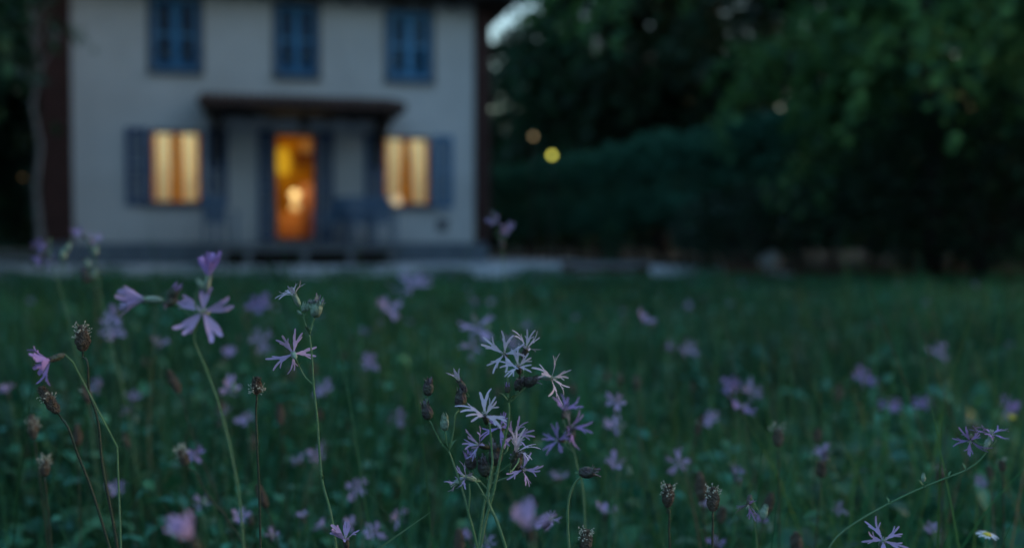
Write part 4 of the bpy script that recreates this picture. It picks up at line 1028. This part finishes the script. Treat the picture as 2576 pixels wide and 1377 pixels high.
SINGLES = [
    (125, 905, .74, (-.55, -.2, .7), 70, .034, 'soft lilac blossom turned away, left of the sharp brown seed head', 'violet_petal', 0),
    (18, 985, 1.15, U, 60, .034, 'small lilac blossom at the very left edge of the meadow', 'petal', 0),
    (572, 978, 1.08, (.2, .6, .7), 65, .038, 'soft lilac blossom just left of the sharp white-ringed seed head', 'petal', 1),
    (566, 1040, 1.2, U, 65, .034, 'blurred lilac blossom below the one beside the white-ringed seed head', 'petal', 1),
    (621, 1050, 1.6, Fc, 70, .03, 'faint blurred lilac dot left of the dark thin seed-head stalk', 'petal', 0),
    (322, 1038, 1.25, (-.3, .7, .5), 60, .03, 'blurred pale lilac blossom among green sprigs in the left meadow', 'petal', 1),
    (492, 1143, 1.0, (.5, .5, .6), 70, .03, 'small violet blossom touching a dark brown seed head at lower left', 'violet_petal', 0),
    (802, 1142, 1.25, (.1, .6, .7), 70, .038, 'blurred lilac blossom crossed by the tall sharp stalk', 'petal', 1),
    (755, 1160, 1.3, (-.3, .6, .7), 65, .034, 'blurred lilac blossom just left of the one behind the tall stalk', 'petal', 0),
    (897, 1222, 1.05, (.1, .5, .85), 78, .04, 'soft pink star-shaped blossom right of the tall sharp stalk', 'petal', 0),
    (604, 1300, .95, (.4, .6, .6), 70, .034, 'soft lilac blossom leaning right at the lower left, above a closed one', 'petal', 1),
    (684, 1348, .97, (.2, .7, .6), 60, .028, 'small pink blossom at the bottom edge beside the dark stalk', 'petal', 0),
    (868, 1356, .815, (0, .75, .6), 58, .033, 'sharp pink blossom at the bottom edge under the tall stalk', 'petal', 0),
    (940, 1335, .97, (.1, .5, .85), 80, .036, 'soft five-pointed pink blossom right of the sharp one at the bottom edge', 'petal', 0),
    (882, 1322, 1.05, (-.1, .7, .6), 60, .028, 'soft pink blossom just above the sharp one at the bottom edge', 'petal', 0),
    (812, 1324, 1.02, (-.4, .7, .5), 60, .028, 'small soft pink blossom left of the tall stalk at the bottom', 'petal', 0),
    (295, 1226, 1.45, Fc, 75, .032, 'blurred lilac blossom deep among the lower left stalks', 'petal', 0),
    (1000, 1299, 1.5, Fc, 75, .03, 'faint blurred lilac blossom above the broad pale grass blade', 'petal', 0),
    (1550, 1008, .93, (-.1, .6, .75), 72, .034, 'fairly sharp upper pink blossom in the right half of the meadow', 'petal', 0),
    (1545, 1077, 1.2, (-.2, .6, .7), 65, .034, 'blurred lilac blossom below the upper pink one', 'petal', 1),
    (1546, 1166, .95, (-.2, .55, .8), 78, .036, 'pink blossom with spread petals right of the hooked stalk', 'petal', 1),
    (1706, 1162, .97, (.1, .1, .95), 85, .036, 'lilac blossom seen face-on, alone in the right meadow', 'petal', 0),
    (1524, 1289, 1.02, (.05, .93, .3), 85, .036, 'flat pink blossom seen from its edge near the bottom', 'petal', 0),
    (1850, 1190, .95, (.15, .9, .35), 55, .03, 'dark violet cup blossom above two pale seed heads', 'violet_petal', 1),
    (1882, 1268, .90, (0, -.4, .9), 70, .026, 'small deep violet blossom hanging on a pale leaning stalk', 'violet_petal', 1),
    (1868, 1024, 1.02, (.1, .92, .35), 82, .038, 'lilac blossom seen edge-on high in the right meadow', 'violet_petal', 0),
    (2106, 1275, 1.05, (.3, .3, .9), 80, .028, 'small pale blossom right of the long dark stalk', 'petal', 0),
    (2070, 1138, 1.05, (0, .6, .75), 60, .03, 'pale pink blossom on top of a dark straight stalk at right', 'petal', 2),
    (1619, 811, 1.5, (0, .9, .35), 80, .036, 'lone blurred lilac blossom below the dark tree gap', 'petal', 0),
    (1200, 825, 1.3, (.1, .8, .5), 75, .05, 'blurred wide lilac blossom behind the central cluster top', 'petal', 1),
    (1190, 872, 1.3, (-.2, .5, .8), 70, .038, 'blurred lilac blossom under the wide one behind the central cluster', 'petal', 0),
    (1284, 866, 1.25, (.2, .7, .6), 70, .036, 'blurred lilac blossom right behind the sharp central petals', 'violet_petal', 0),
    (1407, 1199, 1.05, (.2, .8, .5), 70, .03, 'small lilac blossom left of the hooked stalk', 'petal', 0),
    (1803, 1366, .95, (0, .8, .5), 65, .03, 'small violet blossom cut by the bottom edge at right', 'violet_petal', 0),
    (1225, 1366, .95, (.1, .7, .6), 65, .034, 'pink blossom at the bottom edge right of the forked bud stalk', 'petal', 0),
    (1180, 1355, .93, (-.2, .8, .4), 50, .03, 'pink upright blossom at the bottom edge left of the forked bud stalk', 'petal', 0),
    (1370, 1312, 1.3, Fc, 75, .03, 'dim blurred pink blossom beside the very blurred big one', 'petal', 0),
    (2170, 945, 2.3, Fc, 75, .038, 'tiny dim lilac dot high in the far right meadow', 'violet_petal', 0),
    (2234, 1016, 1.9, Fc, 75, .036, 'dim violet dot, left one of two near the right edge', 'violet_petal', 0),
    (2322, 1020, 1.9, Fc, 75, .036, 'dim violet dot, right one of two near the right edge', 'violet_petal', 0),
    (2531, 1022, 1.9, Fc, 75, .036, 'dim blue-violet dot above the yellow flower', 'violet_petal', 0),
    (400, 872, 1.35, (.1, .8, .5), 55, .036, 'blurred lilac blossom left of the big five-petalled one', 'petal', 0),
    (286, 795, 1.6, Fc, 70, .034, 'upper blurred lilac blossom beside the leaning blurred stalk', 'petal', 0),
    (282, 832, 1.5, (-.2, .5, .8), 75, .04, 'lower blurred lilac blossom beside the leaning blurred stalk', 'petal', 1),
    (974, 775, 2.2, Fc, 75, .04, 'faint lilac dot below the gravel, right of the tall stalk', 'petal', 0),
    (1032, 723, 2.6, (0, .7, .6), 80, .075, 'large faint lilac smudge at the gravel border', 'petal', 1),
    (925, 912, 1.9, Fc, 75, .036, 'faint lilac dot midway between the tall stalk and the central cluster', 'petal', 0),
    (998, 1046, 1.7, Fc, 75, .03, 'small faint lilac dot left of the dark round buds', 'petal', 0),
    (572, 895, 1.5, (0, .8, .4), 50, .034, 'blurred bluish-lilac blossom below the big five-petalled one', 'petal', 1),
    (1787, 1052, 1.7, Fc, 70, .03, 'dim lilac dot left of the edge-on blossom', 'petal', 0),
    (1913, 1305, 1.1, Fc, 70, .024, 'dim violet blossom under the slim pale seed head', 'violet_petal', 1),
    (1774, 1270, 1.05, U, 60, .022, 'small lilac blossom tucked behind the dark tufted seed head', 'petal', 0),
    (1837, 966, 1.9, Fc, 75, .03, 'dim purple dot high in the right meadow, left of another', 'violet_petal', 0),
    (1729, 878, 2.2, Fc, 75, .036, 'faint greyish lilac dot below the lone blurred blossom', 'petal', 1),
    (2340, 1330, 1.2, U, 70, .028, 'pale blurred blossom between the arching stalk and the daisy', 'petal', 0),
    (2462, 1214, 1.3, Fc, 70, .028, 'pale blurred blossom below the purple pair', 'petal', 1),
    (2358, 884, 2.4, Fc, 75, .036, 'faint lilac dot high near the right edge', 'petal', 0),
    (659, 856, 2.0, Fc, 75, .036, 'faint lilac dot just left of the tall sharp stalk', 'petal', 0),
    (651, 764, 2.3, Fc, 75, .038, 'faint lilac dot under the gravel, left of the tall stalk', 'violet_petal', 0),
    (817, 978, 1.8, Fc, 75, .032, 'faint lilac dot right of the tall stalk fork', 'petal', 0),
    (763, 1298, 1.2, U, 70, .026, 'dim lilac blossom low between the dark stalk and the tall stalk', 'petal', 0),
    (506, 1268, 1.2, Fc, 70, .03, 'dim pale blossom above the very blurred one at bottom left', 'petal', 1),
    (247, 969, 1.6, Fc, 75, .03, 'dim lilac blossom beside the stalk of the stout seed head', 'petal', 0),
    (338, 998, 1.5, U, 70, .03, 'dim lilac blossom above green sprigs in the left meadow', 'petal', 1),
    (1893, 985, 1.7, Fc, 75, .04, 'dim lilac blossom behind the edge-on one', 'petal', 0),
]
for i, (x, y, d, v, sp, dm, lb, pt, nb) in enumerate(SINGLES): single(x, y, d, v, sp, dm, lb, 200 + i, pt, nb)

# ribwort seed heads
def head_mesh(seed, L=.020, r=.0055, mat='plantain_head'):
    rr = random.Random(seed); mb = MB(); n = 12; k = 10; vs = []; fs = []
    for i in range(k + 1):
        t = i / k; R = r * (math.sin(math.pi * min(.98, .06 + t * .88)) ** .55) * (1 - .25 * t)
        for j in range(n):
            a = 2 * math.pi * (j + .5 * (i % 2)) / n; q = R * (1 + rr.uniform(-.18, .22)); vs.append((q * math.cos(a), q * math.sin(a), L * t))
    for i in range(k):
        for j in range(n): fs.append((i * n + j, i * n + (j + 1) % n, (i + 1) * n + (j + 1) % n, (i + 1) * n + j))
    fs.append(tuple(range(n))[::-1]); fs.append(tuple(range(k * n, k * n + n))); mb.add(vs, fs, mat)
    for q in range(46):       # bracts standing off the head
        t = rr.uniform(.02, .95); a = rr.uniform(0, 6.28); R = r * (math.sin(math.pi * min(.98, .06 + t * .88)) ** .55) * (1 - .25 * t)
        d = Vector((math.cos(a), math.sin(a), 0)); s = Vector((-math.sin(a), math.cos(a), 0)); p = d * R * .9 + Vector((0, 0, L * t))
        mb.ribbon([p, p + d * .0009 + Vector((0, 0, .0011)), p + d * .0013 + Vector((0, 0, .0026))], [.0009, .0008, .0001], s, d, mat, .2)
    return mb.mesh('seed_head', False)
HEADS = [head_mesh(s, L, r) for s, L, r in ((1, .020, .0058), (2, .024, .0052), (3, .016, .0050), (4, .028, .0055))]
def anther_mesh(seed, z0, z1, r, n=26):
    rr = random.Random(seed); mb = MB()
    for k in range(n):
        a = rr.uniform(0, 6.28); z = rr.uniform(z0, z1); d = Vector((math.cos(a), math.sin(a), 0)); R = r * rr.uniform(.8, 1.05)
        p = d * R + Vector((0, 0, z)); e = d * (R + rr.uniform(.001, .0038)) + Vector((0, 0, z + rr.uniform(-.0012, .003)))
        mb.tube([p, e], .00015, 'anther', 3, False)
        u = Vector((rr.uniform(-1, 1), rr.uniform(-1, 1), rr.uniform(-1, 1))).normalized() * rr.uniform(.0008, .0015); w = u.cross(d).normalized() * .0006
        w2 = u.cross(w).normalized() * .0005
        mb.add([e - u, e + w, e + u, e - w, e + w2, e - w2], [(0,1,4),(1,2,4),(2,3,4),(3,0,4),(1,0,5),(2,1,5),(3,2,5),(0,3,5)], 'anther')
    return mb.mesh('anthers', False)
ANT = {'crown': anther_mesh(1, .010, .020, .0038, 44), 'ring': anther_mesh(2, .001, .007, .0050, 30), 'sparse': anther_mesh(3, .012, .020, .0040, 16)}
def plantain(x, y, d, tilt, label, var=0, ant='crown', sc=1.0, stem=None, seed=0, group='brown ribwort seed heads'):
    rr = random.Random(seed + 900); c = at(x, y, d); a = fdir((*tilt, rr.uniform(-.15, .15))); base = c - a * .011 * sc
    if stem:
        sp = [base, base - a * .006] + [at(px, py, d) for px, py in stem]; root = root_of(sp, rr, .6); sp.append(root)
    else:
        root = Vector((base.x - tilt[0] * .35 * (base.z + .2) + rr.uniform(-.02, .02), base.y + rr.uniform(-.02, .05), gz(base.y)))
        sp = [base, base - a * .012, base.lerp(root, .5) + Vector((-a.x * .02, 0, 0)), root]
    pl = Plant('ribwort_plantain', label, root, group=group)
    pl.stem(sp, .0012, .0007, 'dark_stem', 5, 5)
    h = link('seed_head', HEADS[var % 4], pl.o); h.matrix_local = frame(base - pl.b, a, rr.uniform(0, 6), sc)
    if ant: q = link('anthers', ANT[ant], h)
RIB = [
    (208, 846, .80, (.05, 1), 'sharp stout brown seed head with cream tufts, below the blurred lilac blossoms', 0, 'crown', 1.05, [(214, 900), (225, 990), (242, 1040), (257, 1165), (286, 1320)]),
    (646, 960, .84, (.02, 1), 'sharp dark seed head ringed with white anthers on a thin black stalk', 2, 'ring', .95, [(645, 1010), (646, 1100), (652, 1230), (655, 1377)]),
    (128, 1012, .78, (-.5, .86), 'tilted brown seed head with pale tip on a leaning pale stalk at left', 3, 'sparse', .9, [(163, 1060), (195, 1140), (225, 1215), (276, 1377)]),
    (82, 1075, .98, (-.2, .95), 'soft brown seed head with pale tip near the left edge', 1, 'crown', 1.0, None),
    (112, 1168, .92, (.0, 1), 'small soft brown seed head with cream tufts at the lower left', 2, 'crown', .95, [(113, 1200), (118, 1260), (130, 1377)]),
    (195, 1095, 1.1, (.0, 1), 'blurred brown seed head right of the tilted one', 1, None, 1.0, None),
    (218, 992, 1.05, (-.3, .95), 'blurred brown seed head over the stalk of the stout sharp one', 1, 'sparse', .9, None),
    (440, 965, 1.1, (-.4, .9), 'blurred slim dark seed head left of the soft lilac blossom', 3, None, 1.0, [(470, 1050), (510, 1160), (560, 1280)]),
    (458, 1142, .95, (-.4, .9), 'dark seed head with cream tip beside a small violet blossom', 2, 'crown', 1.0, [(480, 1180), (520, 1240), (570, 1300)]),
    (705, 1046, 1.25, (-.1, 1), 'blurred reddish-brown seed head between the dark stalk and the tall stalk', 3, None, 1.0, None),
    (660, 1252, 1.0, (-.35, .93), 'blurred brown seed head low on the dark thin stalk', 3, None, .9, None),
    (1680, 1242, .90, (.05, 1), 'round tufted seed head, left one of the pale trio at lower right', 0, 'crown', 1.05, [(1681, 1280), (1682, 1330), (1684, 1377)]),
    (1762, 1225, 1.0, (-.1, 1), 'soft pale oval seed head behind the dark tufted one', 1, None, 1.25, None),
    (1793, 1250, .86, (.05, 1), 'sharp dark seed head with ragged tufts at lower right', 0, 'crown', 1.05, [(1792, 1290), (1791, 1377)]),
    (1956, 1090, 1.0, (.0, 1), 'soft brown seed head standing alone below the edge-on lilac blossom', 2, 'sparse', 1.15, None),
    (1474, 1356, .84, (.05, 1), 'sharp pale seed head at the bottom edge under the hooked stalk', 0, 'crown', 1.0, None),
    (1155, 1362, .97, (.0, 1), 'soft pale seed head at the bottom edge left of the forked bud stalk', 1, None, 1.05, None),
    (2003, 1362, .95, (-.1, 1), 'dark seed head at the bottom edge beside the long dark stalk', 0, None, 1.1, None),
    (2366, 1190, 1.1, (-.1, 1), 'soft pale brown seed head touching the arching stalk', 1, 'sparse', 1.0, None),
    (1932, 1268, 1.0, (.25, .95), 'slim pale seed head right of the small deep violet blossom', 1, None, 1.0, None),
    (2444, 1075, 1.3, (.1, 1), 'blurred brown seed head just above the purple blossom pair', 2, 'sparse', 1.2, None),
    (2066, 1172, 1.04, (0, 1), 'brown seed head under the pale pink blossom at right', 2, None, 1.1, [(2062, 1230), (2056, 1300), (2050, 1377)]),
    (2520, 1165, 1.0, (0, 1), 'tiny dark seed head with a white tip near the right edge', 2, 'sparse', .7, None),
    (1815, 1285, 1.05, (.1, 1), 'pale round seed head low beside the dark tufted one', 2, None, 1.1, None),
]
for i, (x, y, d, tl, lb, var, ant, sc, st) in enumerate(RIB): plantain(x, y, d * (1.15 if d > .9 else 1), tl, lb, var, ant, sc * (1.15 if d > .9 else 1), st, i)

# daisy, buttercup, broad blade
def daisy():
    c = at(2482, 1345, .98); root = Vector((c.x + .02, c.y + .02, gz(c.y))); pl = Plant('white_daisy', 'white daisy seen edge-on in the bottom right corner', root, 'daisy')
    a = fdir((.12, .98, .1)); pl.stem([c, c - a * .01, c.lerp(root, .5), root], .0014, .001)
    mb = MB(); mb.lathe([(.001, -.002), (.004, -.001), (.0045, .001), (.003, .0025), (.0005, .003)], 'yellow_petal', 10)
    f = mb.build('disc', pl.o, True); f.matrix_local = frame(c - pl.b, a, 0, 1)
    pm = MB(); pm.ribbon([Vector((.003, 0, 0)), Vector((.007, 0, .0005)), Vector((.009, 0, .0002)), Vector((.0108, 0, -.0006))], [.0006, .0012, .0012, .0004], Vector((0, 1, 0)), Vector((0, 0, 1)), 'white_petal', .2)
    me = pm.mesh('petal', True)
    for k in range(18):
        p = link('petal', me, f); p.matrix_local = Matrix.Rotation(k * 2 * math.pi / 18 + rnd.uniform(-.08, .08), 4, 'Z') @ Matrix.Rotation(rnd.uniform(-.2, .05), 4, 'Y')
daisy()
def buttercup():
    c = at(2543, 1050, 1.7); root = Vector((c.x, c.y + .03, gz(c.y))); pl = Plant('buttercup', 'single small yellow flower near the right edge', root, 'wildflower')
    a = fdir((.1, .8, .5)); pl.stem([c, c - a * .012, c.lerp(root, .5), root], .0012, .0008)
    mb = MB(); mb.lathe([(.0008, -.003), (.003, -.001), (.003, .002), (.001, .003)], 'yellow_petal', 8); f = mb.build('flower', pl.o, True); f.matrix_local = frame(c - pl.b, a, 0, 1)
    pm = MB(); pm.ribbon([Vector((.001, 0, 0)), Vector((.003, 0, .001)), Vector((.006, 0, .003)), Vector((.007, 0, .004))], [.001, .003, .003, .001], Vector((0, 1, 0)), Vector((0, 0, 1)), 'yellow_petal', .2)
    me = pm.mesh('petal', True)
    for k in range(5): p = link('petal', me, f); p.matrix_local = Matrix.Rotation(k * 1.2566, 4, 'Z')
buttercup()
def blade(p0, p1, p2, d, w, label):
    a, b, c = at(*p0, d), at(*p1, d), at(*p2, d); t = (c - a).normalized(); g = gz(c.y)
    root = c + t * ((c.z - g) / -t.z); root.z = g; mb = MB(); n = 14; pts = [a.lerp(root, i / n) + Vector((0, 0, .03 * math.sin(math.pi * i / n))) - Vector((0, 0, .03 * i / n * (1 - i / n))) for i in range(n + 1)]
    o = Vector(root); s = t.cross(Vector((0, -1, 0))).normalized()
    mb.ribbon([p - o for p in pts], [w * min(1, .1 + .35 * i) for i in range(n + 1)], s, Vector((0, -1, 0)), 'stem', .25)
    k = mb.build('grass_blade', None, True); k.location = o; tag(k, label, 'grass blade')
blade((1083, 1286), (1040, 1318), (985, 1365), .84, .0022, 'broad pale grass blade leaning diagonally at the bottom, right of the tall stalk')

def spot(x, d):           # says where in the meadow a far fleck stands
    px = 1287.5 + x / d * FPX
    col = 'below the leftmost lit window' if px < 520 else 'below the lit doorway' if px < 860 else 'below the rightmost lit window' if px < 1230 else 'below the dark hedge' if px < 1700 else 'below the large leafy tree' if px < 2150 else 'near the right edge'
    return col, ('close behind the sharp flowers' if d < 2.6 else 'halfway to the house' if d < 4.6 else 'far back towards the house')
# far, strongly blurred flowers and seed heads of the meadow
rr = random.Random(55)
for i in range(40):
    d = rr.uniform(2.6, 8.0); x = rr.uniform(-.55, .55) * d; z = rr.uniform(.75, 1.2) * np.interp(d, [2, 4, 8], [.18, .20, .17])
    root = Vector((x, d, gz(d))); pl = Plant('ragged_flower', 'out-of-focus pink fleck in the grass ' + spot(x, d)[1] + ', ' + spot(x, d)[0], root, group='far pink flecks of the meadow')
    a = Vector((rr.uniform(-.4, .4), rr.uniform(-.9, .1), 1)).normalized(); c = Vector((x + rr.uniform(-.03, .03), d, z))
    b = pl.flower(c, a, rr.uniform(.028, .038), rr.uniform(60, 85), rr, rr.choice(['petal', 'petal', 'violet_petal']), wide=True); pl.stem([b, b.lerp(root, .5), root], .0016, .001, sides=4, n=2)
for i in range(44):
    d = rr.uniform(1.3, 4.5); x = rr.uniform(-.52, .52) * d; z = rr.uniform(.8, 1.15) * .18
    root = Vector((x, d, gz(d))); pl = Plant('ribwort_plantain', 'blurred brown seed head ' + spot(x, d)[1] + ', ' + spot(x, d)[0], root, group='far seed heads of the meadow')
    c = Vector((x + rr.uniform(-.05, .05), d, z)); a = Vector((rr.uniform(-.3, .3), 0, 1)).normalized()
    pl.stem([c, c - a * .02, c.lerp(root, .5), root], .0013, .0008, 'dark_stem', 4, 3)
    h = link('seed_head', HEADS[i % 4], pl.o); h.matrix_local = frame(c - pl.b, a, rr.uniform(0, 6), rr.uniform(.9, 1.3))
    if i % 2: link('anthers', ANT['sparse'], h)
